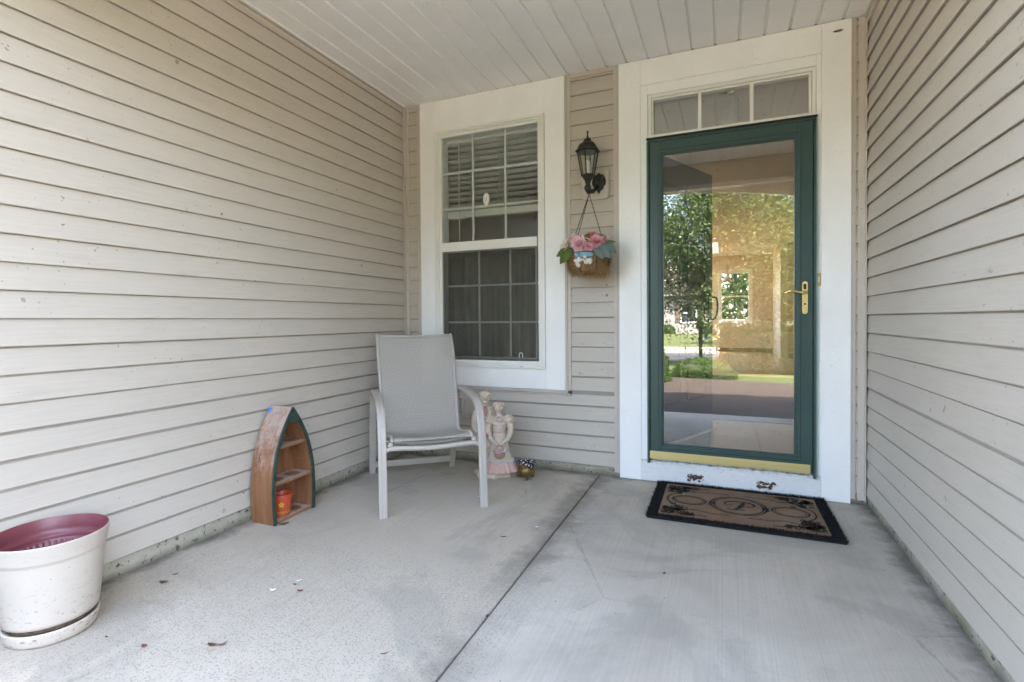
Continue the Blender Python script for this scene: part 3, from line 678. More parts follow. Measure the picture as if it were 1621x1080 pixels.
M['leaf_green'] = leaf_mat('maple_leaf', (.032, .056, .020), (.100, .140, .058))
M['leaf_dark'] = leaf_mat('boxwood_leaf', (.020, .042, .012), (.06, .10, .026))
M['bark'] = simple('bark', (.10, .075, .055), .95, var=.4, vs_=10, stretch=(4, 4, 1), bump=.8, bs=30, dist=.02)
M['mulch'] = simple('dark_bark_mulch', (.028, .018, .013), .95, var=.6, vs_=25, bump=1, bs=45, dist=.04)
M['road'] = simple('pale_street', (.15, .14, .125), .9, var=.1, vs_=2)
gr = MB().box(-150, 150, -160, 160, -1.0, -.09).build('ground', M['grass']); structure(gr)
structure(MB().box(-80, 80, -17.2, -11.8, -.3, -.075).build('street', M['road']))
structure(MB().box(-80, 80, -11.8, -11.62, -.3, -.03, .01).build('kerb', M['concrete']))
structure(MB().box(-80, 80, -17.38, -17.2, -.3, -.03, .01).build('kerb', M['concrete']))
M['pale_concrete'] = simple('pale_bounce_concrete', (.50, .465, .41), .85, var=.08, vs_=2)  # pale so that the added paving throws sunlight back into the porch
structure(MB().box(4.7, 9.0, -11.6, -3.02, -.3, -.06, .01).build('bounce_paving_right', M['pale_concrete']))  # paving invented out of view as a sunlight reflector
structure(MB().box(-6.0, -1.4, -11.6, -3.02, -.3, -.065, .01).build('bounce_paving_left', M['pale_concrete']))  # second unseen reflector slab, added like the one opposite
mu = MB(); vs = []; 
nx, ny = 40, 16
for j in range(ny+1):
    for i in range(nx+1):
        x = -1.3+5.9*i/nx; y = -2.8-4.6*j/ny-.35*math.sin(x*1.1); e = min(i, nx-i, j+3, ny-j)/3
        vs.append((x, y, -.12+.07*min(1, e)+.02*noise.noise(Vector((x*3, y*3, 0)))))
mu.add(vs, [(j*(nx+1)+i, (j+1)*(nx+1)+i, (j+1)*(nx+1)+i+1, j*(nx+1)+i+1) for j in range(ny) for i in range(nx)], True)
mo = mu.build('mulch_shade_bed', M['mulch']); structure(mo)  # real mulch, widened as dark ground in place of shade on the lawn
def leaf_cloud(mb, centre, rad, n, size, rr, clumps=26, hole=.25, drop=0.0):
    c = Vector(centre); cl = []
    for k in range(clumps):
        d = Vector((rr.gauss(0, 1), rr.gauss(0, 1), rr.gauss(0, 1))).normalized()
        cl.append((c+Vector((d.x*rad[0], d.y*rad[1], d.z*rad[2]))*rr.uniform(.45, .95), rr.uniform(.24, .42)))
    vs = []; fs = []
    for i in range(n):
        q, s = cl[rr.randrange(clumps)]
        d = Vector((rr.gauss(0, 1), rr.gauss(0, 1), rr.gauss(0, 1))).normalized()*(rr.random()**.45)
        p = q+Vector((d.x*rad[0]*s, d.y*rad[1]*s, d.z*rad[2]*s)); p.z -= drop*rr.random()**3
        a = Vector((rr.gauss(0, 1), rr.gauss(0, 1), rr.gauss(0, .8))).normalized(); b = a.cross(Vector((rr.gauss(0, 1), rr.gauss(0, 1), rr.gauss(0, 1)))).normalized()
        L = size*rr.uniform(.6, 1.25); w = L*.42; k = len(vs)
        vs += [p-a*L*.5, p+b*w*.5, p+a*L*.5, p-b*w*.5]; fs.append((k, k+1, k+2, k+3))
    mb.add(vs, fs); return cl
def tree(label, x, y, h, rad, n, size, seed, group, name='shade_tree', mat='leaf_green', drop=0.0):
    rr = random.Random(seed); t = thing(name, label, 'tree', (x, y, -.1), 0, group)
    cz = h-rad[2]; m = MB(); cl = leaf_cloud(m, (0, 0, cz), rad, n, size, rr, 30, drop=drop); m.build('crown', M[mat], t)
    m = MB(); tr = .06*h/2.4
    m.tube([(0, 0, -.1), (.02, 0, .3), (.05, .02, cz*.5), (.0, .05, cz), (.05, 0, h-rad[2]*.5)], [tr*1.35, tr, tr*.8, tr*.55, tr*.15], 10)
    for q, s in cl[:14]:
        b0 = Vector((.03, .03, cz*rr.uniform(.5, .95))); m.tube([b0, (b0+q)*.5+Vector((0, 0, .25)), q], [tr*.35, tr*.22, tr*.06], 6)
    m.build('trunk', M['bark'], t); return t
tree('big leafy street tree with hanging branches mirrored in the storm door glass', 2.35, -10.6, 6.3, (2.15, 2.4, 2.9), 95000, .088, 1, None, drop=1.0)
tree('leafy street tree standing past the added pale paving', 11.5, -14.2, 6.4, (2.6, 2.6, 2.6), 16000, .15, 3, None)
tree('bushy low tree across the street in front of the pale grey house', 5.2, -21.5, 5.6, (3.2, 2.4, 2.7), 16000, .24, 6, None)
tree('wide tree across the street beyond the bushy low one', 11.5, -23, 7, (3.8, 2.6, 3.3), 9000, .3, 7, None)
tree('tall tree behind the house across the street', -6.5, -47, 14, (5.5, 4, 6), 9000, .5, 4, None)
tree('tall tree at the far end of the house across the street', 9, -46, 13, (6, 4, 6), 9000, .5, 5, None)
tree('back garden tree behind the far interior window', 2.7, 17.6, 5.2, (2.8, 2.2, 3.0), 12000, .28, 10, None)
def shrub(name, label, x, y, rad, n, size, seed, cat='shrub'):
    rr = random.Random(seed); t = thing(name, label, cat, (x, y, -.09)); m = MB(); vs = []; fs = []
    for i in range(n):
        d = Vector((rr.gauss(0, 1), rr.gauss(0, 1), abs(rr.gauss(0, 1)))).normalized(); k_ = .86+.14*rr.random()+.10*noise.noise(d*4+Vector((seed, 0, 0)))
        p = Vector((d.x*rad[0], d.y*rad[1], d.z*rad[2]))*k_; a = Vector((rr.gauss(0, 1), rr.gauss(0, 1), rr.gauss(0, 1))).normalized(); b = a.cross(d).normalized()
        L = size*rr.uniform(.6, 1.2); k = len(vs); vs += [p-a*L*.5, p+b*L*.25, p+a*L*.5, p-b*L*.25]; fs.append((k, k+1, k+2, k+3))
    m.add(vs, fs); m.build('foliage', M['leaf_dark'], t)
    m = MB(); m.ball((0, 0, rad[2]*.42), (rad[0]*.8, rad[1]*.8, rad[2]*.42), 2, .2, seed); m.build('twig_core', simple('shrub_core', (.02, .03, .012), .95), t); return t
shrub('boxwood_shrub', 'upright rounded boxwood shrub at the mulch bed', 1.05, -6.3, (.42, .45, .85), 5200, .055, 21)
shrub('spreading_shrub', 'low spreading clipped shrub near the mailbox', 1.95, -7.4, (.62, .55, .40), 4200, .05, 22)
hr = random.Random(77); hg = thing('clipped_hedge', 'clipped dark green hedge before the lawn, mirrored in the lower door glass', 'hedge', (3.6, -8.7, -.09))
m = MB(); vs = []; fs = []
for i in range(9000):
    x = hr.uniform(-1.25, 1.25); s_ = hr.random()
    if s_ < .45: p = Vector((x, hr.choice((-.33, .33)), hr.uniform(.03, .92)))
    else: p = Vector((x, hr.uniform(-.36, .36), .92))
    if hr.random() < .1: p.x = hr.choice((-1.25, 1.25))
    p += Vector((hr.gauss(0, .03), hr.gauss(0, .03), hr.gauss(0, .03)+.07*noise.noise(Vector((p.x*2.2, p.y*2, 3)))))
    a = Vector((hr.gauss(0, 1), hr.gauss(0, 1), hr.gauss(0, 1))).normalized(); b = a.orthogonal().normalized(); L = .06*hr.uniform(.6, 1.3); k = len(vs)
    vs += [p-a*L*.5, p+b*L*.25, p+a*L*.5, p-b*L*.25]; fs.append((k, k+1, k+2, k+3))
m.add(vs, fs); m.build('foliage', M['leaf_dark'], hg)
MB().box(-1.2, 1.2, -.28, .28, 0, .86, .08).build('twig_core', simple('hedge_core', (.018, .028, .011), .95), hg)
mbx = thing('mailbox', 'black mailbox on a post with a blue flag, mirrored in the glass', 'mailbox', (1.76, -11.25, -.08))
MB().box(-.045, .045, -.045, .045, 0, 1.18, .006).build('post', M['black'], mbx)
m = MB(); m.prism([(-.10, 0, .86), (.10, 0, .86), (.10, 0, .98), (.07, 0, 1.05), (0, 0, 1.08), (-.07, 0, 1.05), (-.10, 0, .98)], (0, -.24, 0), (0, .24, 0)); m.build('box', M['black'], mbx)
m = MB(); m.ball((0, 0, 1.24), (.05, .05, .07), 2); m.build('finial', M['black'], mbx)
MB().box(.10, .17, -.01, .01, .58, .72, .003).build('tag', simple('blue_tag', (.05, .20, .60), .5), mbx)
# neighbour's house
M['nsiding'] = NT('pale_grey_clapboard'); t = M['nsiding']; zz = t.sep(t.pos())[2]
wv = t.math('FRACT', t.math('MULTIPLY', zz, 7.0)); M['nsiding'] = t.fin(t.mix(t.ramp(wv, (.0, .0), (.14, 1.)), (.13, .127, .118), (.22, .217, .205)), .6)
nh = thing('house', 'pale grey house across the street mirrored in the door glass', 'house', (0, -38, -.1))
m = MB(); m.box(-2.2, 8, -7, 0, 0, 2.9); m.build('wall', M['nsiding'], nh)
m = MB(); m.box(-9, -2.201, -7.5, -.9, 0, 2.9); m.build('wall', M['nsiding'], nh)
m = MB(); m.prism([(0, .5, 2.85), (0, -3.6, 5.4), (0, -8, 2.85)], (-9.5, 0, 0), (8.5, 0, 0)); m.build('roof', M['shingle'], nh)
gd = MB().box(-7.8, -3.0, -.9, -.84, 0, 2.15).build('garage_door', simple('brown_garage_door', (.09, .065, .05), .6), nh)
for k in range(4): MB().box(-7.7, -3.1, -.835, -.80, .06+k*.53, .52+k*.53, .01).build('door_panel', bpy.data.materials['brown_garage_door'], gd)
for x in (-.1, 2.6, 5.4):
    wd = MB().box(x-.5, x+.5, .0, .03, .9, 2.2).build('window', simple('dark_window_glass', (.03, .035, .04), .1) if 'dark_window_glass' not in bpy.data.materials else bpy.data.materials['dark_window_glass'], nh)
    m = MB(); m.ring(x-.58, x+.58, .82, 2.28, .08, .0305, .07); m.box(x-.5, x+.5, .0305, .06, 1.52, 1.58); m.build('window_frame', M['white_vinyl'], wd)
    for s_ in (-1, 1): MB().box(x+s_*.78-.18, x+s_*.78+.18, 0, .04, .85, 2.25, .01).build('shutter', bpy.data.materials['brown_garage_door'], nh)
for i, (x, lb) in enumerate(((-1.5, 'round shrub at the garage corner of the house across the street'), (1.2, 'round shrub between two shuttered windows of the house across the street'), (3.9, 'round shrub past the middle window of the house across the street'))): shrub('boxwood_shrub', lb, x, -36.9, (.6, .5, .75), 900, .14, 40+i)['group'] = 'shrubs before the house across the street'
# ================================================================== chair
M['alu'] = simple('taupe_powder_coat', (.44, .40, .355), .38, var=.05, vs_=4, bump=.08, bs=260, specks=.35)
def sling_mat():
    t = NT('grey_mesh_sling'); uv = t.new('ShaderNodeTexCoord').outputs['UV']
    mp = t.new('ShaderNodeMapping'); mp.inputs['Scale'].default_value = (58, 88, 1); t.link(uv, mp.inputs[0])
    ck = t.new('ShaderNodeTexChecker'); ck.inputs['Scale'].default_value = 1.0; t.link(mp.outputs[0], ck.inputs['Vector'])
    s = t.sep(mp.outputs[0])
    fx = t.math('ABSOLUTE', t.math('SUBTRACT', t.math('FRACT', s[0]), .5)); fy = t.math('ABSOLUTE', t.math('SUBTRACT', t.math('FRACT', s[1]), .5))
    hole = t.math('MULTIPLY', t.ramp(fx, (.30, 0.), (.44, 1.)), t.ramp(fy, (.22, 0.), (.40, 1.)))
    hgt = t.math('ADD', t.math('MULTIPLY', ck.outputs['Fac'], .6), t.math('SUBTRACT', 1, hole))
    n = t.noise(t.pos(), 4, 4)
    c = t.mix(ck.outputs['Fac'], (.35, .325, .285), (.48, .455, .41)); c = t.mix(t.math('MULTIPLY', n, .35), c, (.43, .395, .34))
    t.fin(c, .7, 0, t.bump(hgt, .6, .002), .3)
    tr = t.new('ShaderNodeBsdfTransparent'); mx = t.new('ShaderNodeMixShader')
    t.link(t.math('ADD', t.math('MULTIPLY', hole, .55), .10), mx.inputs[0]); t.link(t.b.outputs[0], mx.inputs[1]); t.link(tr.outputs[0], mx.inputs[2]); t.link(mx.outputs[0], t.out.inputs[0]); return t.m
M['sling'] = sling_mat()
ch = thing('patio_chair', 'taupe metal patio armchair with grey mesh sling in the corner', 'chair', (.582, -.716, 0), -.863)
def side_pts(b):
    base = [(-.436, 0), (-.400, .16), (-.345, .36), (-.300, .50), (-.262, .572), (-.20, .602), (-.10, .612), (.05, .612), (.18, .606), (.275, .588), (.335, .550), (.372, .490), (.398, .40), (.416, .22), (.434, 0)]
    return curve([(a, b, z) for a, z in base], 4)
for s_ in (-1, 1):
    P = side_pts(s_*.281)
    k1 = next(i for i, p in enumerate(P) if p.x > -.262); k2 = next(i for i, p in enumerate(P) if p.x > .375)
    def bar(pts, name):
        m = MB(); pts = [Vector(p) for p in pts]; vs = []; fs = []; n_ = len(pts)
        prof = [(-.0225, -.008), (-.018, -.0115), (.018, -.0115), (.0225, -.008), (.0225, .008), (.018, .0115), (.006, .0125), (.004, .0105), (-.004, .0105), (-.006, .0125), (-.018, .0115), (-.0225, .008)]
        q = len(prof)
        for i, p in enumerate(pts):
            d = (pts[min(i+1, n_-1)]-pts[max(i-1, 0)]).normalized(); nrm = Vector((-d.z, 0, d.x))
            vs += [p+Vector((0, 1, 0))*u+nrm*v for u, v in prof]
        for i in range(n_-1):
            for k in range(q): fs.append((i*q+k, i*q+(k+1) % q, (i+1)*q+(k+1) % q, (i+1)*q+k))
        fs += [tuple(range(q))[::-1], tuple(range((n_-1)*q, n_*q))]
        m.add(vs, fs); return m.build(name, M['alu'], ch)
    bar(P[:k1+1], 'leg'); bar(P[k1:k2+1], 'armrest'); bar(P[k2:], 'leg')
prof_s = [(.372, .392), (.368, .404), (.350, .412), (.31, .410), (.22, .393), (.12, .375), (.05, .371), (.005, .385), (-.03, .43), (-.075, .52), (-.13, .645), (-.185, .77), (-.235, .865), (-.268, .92), (-.292, .950), (-.312, .962)]
ps = curve([(a, 0, z) for a, z in prof_s], 4); NS = len(ps); NW = 14
bw = lambda i: .222+.024*min(1, max(0, (i/NS-.40)/.35))
vs = []; uvs = []; fs = []
acc = 0
for i, p in enumerate(ps):
    if i: acc += (p-ps[i-1]).length
    for k in range(NW+1):
        u = -1+2*k/NW; sag = .016*(1-u*u)*(1 if i > 10 else i/10)
        q = p+Vector((0, u*bw(i), 0)); q.z -= sag*(.9 if p.z < .45 else .25); q.x -= sag*(0 if p.z < .45 else .9)
        vs.append(q); uvs.append((k/NW, acc))
for i in range(NS-1):
    for k in range(NW): fs.append((i*(NW+1)+k, i*(NW+1)+k+1, (i+1)*(NW+1)+k+1, (i+1)*(NW+1)+k))
mb = MB(); mb.add(vs, fs, True); so_ = mb.build('sling', M['sling'], ch)
ul = so_.data.uv_layers.new(name='UVMap')
for lp in so_.data.loops: ul.data[lp.index].uv = uvs[lp.vertex_index]
for s_ in (-1, 1):
    m = MB(); m.tube([p+Vector((0, s_*(bw(i)+.005), 0)) for i, p in enumerate(ps)], .0105, 8); m.build('sling_rail', M['alu'], ch)
    m = MB(); e0 = ps[0]; m.tube([(e0.x+.002, s_*.236-.0, e0.z-.012), (e0.x+.018, s_*.236, e0.z-.012)], .014, 12); m.build('rail_cap', M['alu'], ch)
    MB().tube([(-.115, s_*.238, .605), (-.115, s_*.262, .605)], .006, 8).build('pin', M['alu'], ch); MB().tube([(.345, s_*.235, .392), (.345, s_*.262, .392)], .007, 8).build('pin', M['alu'], ch)
m = MB(); m.tube(curve([(.398, -.262, .350), (.398, -.22, .362), (.398, 0, .352), (.398, .22, .362), (.398, .262, .350)], 5), .012, 8, .014); m.build('front_crossbar', M['alu'], ch)
m = MB(); m.box(-.425, -.405, -.262, .262, .045, .085, .003); m.build('rear_crossbar', M['alu'], ch)
m = MB(); m.tube(curve([(.30, -.21, .375), (.295, -.1, .362), (.295, .1, .362), (.30, .21, .375)], 4), .011, 8); m.build('seat_brace', M['alu'], ch)
m = MB(); m.tube(curve([(-.30, -.235, .958), (-.305, 0, .952), (-.30, .235, .958)], 5), .008, 8); m.build('top_bar', M['alu'], ch)

# ================================================================== boat shaped shelf
def shelf_wood(name, dusty):
    t = NT(name); p = t.pos((1, 1, 1), True)
    g = t.noise(t.pos((9, 9, .8), True), 3, 5, .6)
    c = t.mix(t.ramp(g, (.3, 0.), (.7, 1.)), (.17, .068, .030), (.33, .150, .068))
    if dusty:
        nz = t.sep(t.new('ShaderNodeNewGeometry').outputs['Normal'])[2]
        d = t.math('MULTIPLY', t.ramp(t.math('ADD', t.math('MULTIPLY', nz, .62), t.math('MULTIPLY', t.math('SUBTRACT', t.noise(t.pos((2.6, 1.4, 1), True), 13, 6, .78), .5), 1.0)), (.12, 0.), (.36, 1.)), .75)
        c = t.mix(d, c, (.50, .40, .34))
    s = t.ramp(t.noise(p, 60, 2), (.72, 0.), (.75, .8)); c = t.mix(s, c, (.55, .45, .38))
    return t.fin(c, .55, 0, t.bump(g, .2, .002))
M['shelf'] = shelf_wood('stained_shelf_wood', True)
M['beadboard'] = shelf_wood('stained_beadboard', False)
M['shelf_green'] = simple('worn_green_shelf_trim', (.022, .052, .042), .55, var=.25, vs_=20, specks=.9, speck_col=(.30, .25, .2))
SH, SD, HB = .596, .150, .146
bs_ = thing('boat_shelf', 'wooden boat shaped bookshelf with green edging leaning on the side wall', 'shelf', (.108, -1.391, 0), 0)
bs_.rotation_euler = (0, R(-.6), R(1.2))
def hw(z):
    t = z/SH
    return HB*(1+.30*t-1.30*t**2.75) if t < 1 else 0
zs = [SH*(i/26) for i in range(27)]
for s_ in (-1, 1):
    out = [(s_*max(hw(z), .0), z) for z in zs]; th = .013
    inn = []
    for i, (y, z) in enumerate(out):
        a = Vector(out[max(i-1, 0)]); b = Vector(out[min(i+1, 26)]); d = (b-a).normalized(); n_ = Vector((d.y, -d.x))*s_*-1
        q = Vector((y, z))+n_*th
        if s_*q.x < 0: q.x = s_*.0005
        inn.append((q.x, q.y))
    vs = []; N = 27
    for x in (-SD/2, SD/2): vs += [(x, y, z) for y, z in out]+[(x, y, z) for y, z in inn]
    fs = []
    for i in range(26):
        fs += [(i, i+1, 2*N+i+1, 2*N+i), (N+i+1, N+i, 3*N+i, 3*N+i+1), (i+1, i, N+i, N+i+1), (2*N+i, 2*N+i+1, 3*N+i+1, 3*N+i)]
    fs.append((0, N, 3*N, 2*N)); fs.append((N-1, 2*N-1, 4*N-1, 3*N-1))
    MB().add(vs, fs).build('side_panel', M['shelf'], bs_)
    # green edging strip on the front edge, proud of the wood
    vs = []
    for x in (SD/2+.0005, SD/2+.010): vs += [(x, y+s_*.003, z) for y, z in out]+[(x, y-s_*.001, z) for y, z in inn]
    MB().add(vs, fs).build('edge_strip', M['shelf_green'], bs_)
vs = []; zt = .522; w_ = hw(zt)-.006
pts = [(-w_, zt), (-w_*.45, zt-.012), (0, zt-.006), (w_*.45, zt-.012), (w_, zt), (hw(.56)-.004, .56), (0, SH-.008), (-hw(.56)+.004, .56)]
m = MB(); m.prism([(SD/2-.004, y, z) for y, z in pts], (0, 0, 0), (.0135, 0, 0)); m.build('bow_block', M['shelf_green'], bs_)
nb_ = 7; 
for k in range(nb_):
    y0 = -HB*1.04+2*HB*1.04*k/nb_+.0012; y1 = -HB*1.04+2*HB*1.04*(k+1)/nb_-.0012
    tops = [max(z for z in zs if hw(z)-.004 > min(abs(y0), HB)*(1 if y0*y1 > 0 else 0) or z == 0), 0]
    def ztop(y):
        c_ = [z for z in [SH*i/120 for i in range(121)] if hw(z)-.006 > abs(y)]
        return max(c_) if c_ else .02
    def zbot(y):
        return .012 if hw(.012)-.006 > abs(y) else min([z for z in [SH*i/120 for i in range(121)] if hw(z)-.006 > abs(y)] or [.2])
    if ztop(y0) <= .03 and ztop(y1) <= .03: continue
    ya, yb = y0, y1
    hmax = hw(.13)-.008
    ya, yb = max(ya, -hmax), min(yb, hmax)
    m = MB(); m.prism([(-SD/2+.004, ya, zbot(ya)), (-SD/2+.004, yb, zbot(yb)), (-SD/2+.004, yb, ztop(yb)), (-SD/2+.004, (ya+yb)/2, ztop((ya+yb)/2)), (-SD/2+.004, ya, ztop(ya))], (0, 0, 0), (.007, 0, 0)); m.build('back_board', M['beadboard'], bs_)
def shelf_dust():
    t = NT('dusty_shelf_board'); p = t.pos((1, 1, 1), True); xyz = t.sep(p)
    n = t.noise(p, 30, 5, .7)
    nz = t.sep(t.new('ShaderNodeNewGeometry').outputs['Normal'])[2]
    d = t.math('MULTIPLY', t.ramp(n, (.30, .35), (.6, .95)), t.ramp(nz, (.6, 0.), (.9, 1.)))
    for cy_ in (-.062, .062):
        dx = t.math('SUBTRACT', xyz[0], .008); dy = t.math('SUBTRACT', xyz[1], cy_)
        rr_ = t.math('SQRT', t.math('ADD', t.math('MULTIPLY', dx, dx), t.math('MULTIPLY', dy, dy)))
        d = t.math('MULTIPLY', d, t.ramp(t.math('ADD', rr_, t.math('MULTIPLY', n, .006)), (.044, 0.), (.047, 1.)))
    g = t.noise(t.pos((9, .8, 9), True), 3, 5, .6)
    c = t.mix(g, (.20, .085, .040), (.36, .17, .08)); c = t.mix(d, c, (.52, .45, .40))
    return t.fin(c, .6, 0, t.bump(n, .1, .001))
M['shelf_dust'] = shelf_dust()
for z in (.003, .198, .385):
    w_ = min(hw(z), hw(z+.014))-.0145
    MB().box(-SD/2+.0115, SD/2-.002, -w_, w_, z, z+.014, .0015).build('shelf_board', M['shelf_dust'], bs_)
m = MB(); m.add([(-SD/2-.001, -.010, SH-.008), (-SD/2+.024, -.012, SH-.010), (-SD/2+.020, -.024, SH-.030), (-SD/2-.001, -.026, SH-.032)], [(0, 1, 2, 3)])
tp = m.build('tape_scrap', simple('blue_tape', (.06, .25, .62), .6), bs_); md = tp.modifiers.new('t', 'SOLIDIFY'); md.thickness = .0016; md.offset = -1

# orange pot standing in the lowest bay
def orange_mat():
    t = NT('orange_glazed_clay'); z = t.sep(t.pos((1, 1, 1), True))[2]
    c = t.mix(t.noise(t.pos((1, 1, 1), True), 30, 4), (.44, .055, .022), (.54, .080, .030))
    for z0, z1, col in ((.0335, .0365, (.10, .14, .03)), (.026, .0285, (.62, .32, .04)), (.019, .0215, (.62, .32, .04)), (.0105, .0135, (.10, .14, .03))):
        k = t.math('MULTIPLY', t.math('GREATER_THAN', z, z0), t.math('LESS_THAN', z, z1)); c = t.mix(k, c, col)
    return t.fin(c, .35, 0, t.bump(t.noise(t.pos((1, 1, 1), True), 90, 2), .1, .001))
op = thing('clay_pot', 'small orange clay pot with yellow flower in the lowest shelf bay', 'pot', (.138, -1.432, .018), R(-20))
MB().lathe([(.0, .001), (.037, .0), (.039, .003), (.0405, .010), (.047, .050), (.0525, .092), (.0555, .1135), (.0548, .1165), (.0515, .1165), (.049, .11), (.043, .05), (.036, .012), (0, .010)], n=40).build('body', orange_mat(), op)
M['yellow'] = simple('yellow_glaze', (.60, .42, .05), .4); M['white_dot'] = M['white_vinyl']
def on_pot(da, z): 
    r = .0405+(.047-.0405)*(z-.01)/.04 if z < .05 else .047+(.0525-.047)*(z-.05)/.042
    a = -R(28)+da/r; return Vector((math.cos(a)*(r+.0006), math.sin(a)*(r+.0006), z))
m = MB()
for k in range(5):
    a0 = k*2*math.pi/5+.3; ctr = (math.cos(a0)*.0085, .068+math.sin(a0)*.0085); pts = []
    for j in range(10):
        b = j*2*math.pi/10; u = math.cos(b)*.0075; v = math.sin(b)*.0042
        pts.append(on_pot(ctr[0]+u*math.cos(a0)-v*math.sin(a0), ctr[1]+u*math.sin(a0)+v*math.cos(a0)))
    m.add(pts, [tuple(range(10))])
m.build('painted_flower', M['yellow'], op)
m = MB(); m.add([on_pot(math.cos(b)*.0032, .068+math.sin(b)*.0032)*1.006 for b in [j*.628 for j in range(10)]], [tuple(range(10))]); m.build('flower_centre', M['shelf_green'], op)

# ================================================================== planter
M['cream'] = None
def cream_mat():
    t = NT('cream_plastic'); p = t.pos((1, 1, 1), True)
    c = t.mix(t.noise(p, 5, 3), (.49, .43, .37), (.56, .50, .43))
    low = t.math('MULTIPLY', t.ramp(t.sep(p)[2], (.0, 1.), (.22, 0.)), 1.0)
    sc = t.math('MULTIPLY', t.ramp(t.noise(t.pos((1, 1, 2.2), True, (.5, .3, .2)), 26, 5, .72, 1.4), (.575, 0.), (.62, 1.)), t.math('ADD', t.math('MULTIPLY', low, .8), .10))
    c = t.mix(sc, c, (.17, .12, .08))
    s = t.ramp(t.noise(p, 70, 1), (.75, 0.), (.78, .7)); c = t.mix(s, c, (.1, .08, .06))
    return t.fin(c, .33, 0, t.bump(t.noise(p, 10, 2), .05, .004))
M['cream'] = cream_mat()
pt = thing('planter', 'large cream plastic planter with maroon inside and attached saucer', 'planter', (.188, -2.512, 0))
MB().lathe([(.118, .060), (.131, .064), (.134, .075), (.1535, .270), (.1548, .280), (.1575, .283), (.1585, .290), (.1655, .336), (.1665, .340), (.1655, .3425), (.1640, .3428)], n=72).build('pot_shell', M['cream'], pt)
M['maroon'] = simple('maroon_plastic', (.185, .048, .056), .38, var=.12, vs_=9, local=True, bump=.04)
def flute(r, z, a):
    return r-.0045*max(0, math.cos(a*46))**.6 if .10 < z < .262 else r
prf = [(.1640, .3428), (.1625, .340), (.1565, .300), (.1545, .285), (.146, .282), (.1445, .279), (.1435, .268)]
MB().lathe(prf, n=72).lathe([(.1435, .268), (.1400, .2625)], n=184).lathe([(.1400, .2625), (.1380, .2600), (.1255, .11), (.122, .08), (.0, .078)], n=368, fn=flute).build('liner', M['maroon'], pt)
MB().lathe([(.0, .002), (.112, .0), (.122, .003), (.1275, .012), (.1325, .040), (.1338, .046), (.1325, .0485), (.128, .0485), (.125, .044), (.0, .043)], n=72).build('saucer', M['cream'], pt)
MB().lathe([(.0, .044), (.119, .0445), (.119, .0605), (.0, .061)], n=48).build('plug', M['flake'], pt)
# ================================================================== figurine of a couple
def remesh(mb, vox, smooth_it=4, name='tmp'):
    me = mb.mesh(name, None) if False else None
    d = bpy.data.meshes.new(name); d.from_pydata(mb.v, [], mb.f); o = bpy.data.objects.new(name, d); COL.objects.link(o)
    md = o.modifiers.new('r', 'REMESH'); md.mode = 'VOXEL'; md.voxel_size = vox; md.use_smooth_shade = True
    sm = o.modifiers.new('s', 'SMOOTH'); sm.iterations = smooth_it; sm.factor = .5
    dg = bpy.context.evaluated_depsgraph_get(); dg.update()
    out = bpy.data.meshes.new_from_object(o.evaluated_get(dg)); bpy.data.objects.remove(o); bpy.data.meshes.remove(d)
    for p in out.polygons: p.use_smooth = True
    return out
def plaster(name, col, var=.1):
    t = NT(name); p = t.pos((1, 1, 1), True)
    c = t.mix(t.noise(p, 34, 4), tuple(v*(1-var) for v in col), tuple(v*(1+var) for v in col))
    c = t.mix(t.math('MULTIPLY', t.ramp(t.noise(p, 12, 5, .7), (.5, 0.), (.75, 1.)), .5), c, (.42, .33, .24))
    return t.fin(c, .7, 0, t.bump(t.noise(p, 130, 3), .35, .002), .25)
M['plaster'] = plaster('cream_plaster', (.60, .50, .40)); M['plaster_pink'] = plaster('pink_plaster', (.62, .40, .36)); M['plaster_blue'] = plaster('pale_blue_plaster', (.50, .55, .58)); M['plaster_rose'] = plaster('dusty_rose_plaster', (.40, .24, .20))
fg = thing('couple_figurine', 'cream plaster figurine of an old fashioned couple with flower basket', 'figurine', (.892, -.300, 0), R(22)); fg.scale = (1.26, 1.18, 1.0)
def part_me(me, name, mat): 
    me.name = name; me.materials.clear(); me.materials.append(mat); return link(bpy.data.objects.new(name, me), fg)
MXm, MXw = -.045, .030      # man and woman, x in the figurine's frame; it faces -y
b = MB()
# rocky plinth
b.lathe([(.0, 0), (.105, 0), (.112, .012), (.108, .030), (.096, .044), (.0, .050)], (0, 0, 0), 20, lambda r, z, a: r*(1+.10*math.sin(3*a+1)+.06*math.sin(7*a)+.04*math.sin(11*a+z*90)), sy=.72)
part_me(remesh(b, .0035, 2), 'plinth', M['plaster'])
# man: coat, trousers, head
b = MB()
for s_ in (-1, 1): b.tube([(MXm+s_*.020, .018, .035), (MXm+s_*.021, .018, .12), (MXm+s_*.022, .02, .26)], [.021, .020, .024], 10)
b.lathe([(.0, .195), (.052, .197), (.054, .21), (.050, .27), (.044, .33), (.043, .37), (.049, .41), (.051, .44), (.044, .462), (.020, .475), (.0, .478)], (MXm, .018, 0), 24, sy=.72)
b.tube([(MXm, .015, .455), (MXm, .010, .51)], .0195, 10)
b.ball((MXm, .002, .532), (.0270, .0295, .036), 3); b.ball((MXm, .008, .556), (.0315, .034, .021), 3, .3, 2); b.ball((MXm, .020, .540), (.029, .026, .029), 2)
b.ball((MXm, -.0285, .530), (.0060, .007, .0085), 2); b.ball((MXm, -.022, .507), (.014, .011, .010), 2); b.ball((MXm, -.0265, .543), (.020, .006, .004), 2)
for s_ in (-1, 1): b.ball((MXm+s_*.0245, .008, .531), (.004, .006, .009), 2); b.ball((MXm+s_*.009, -.0215, .534), (.0035, .003, .002), 2)
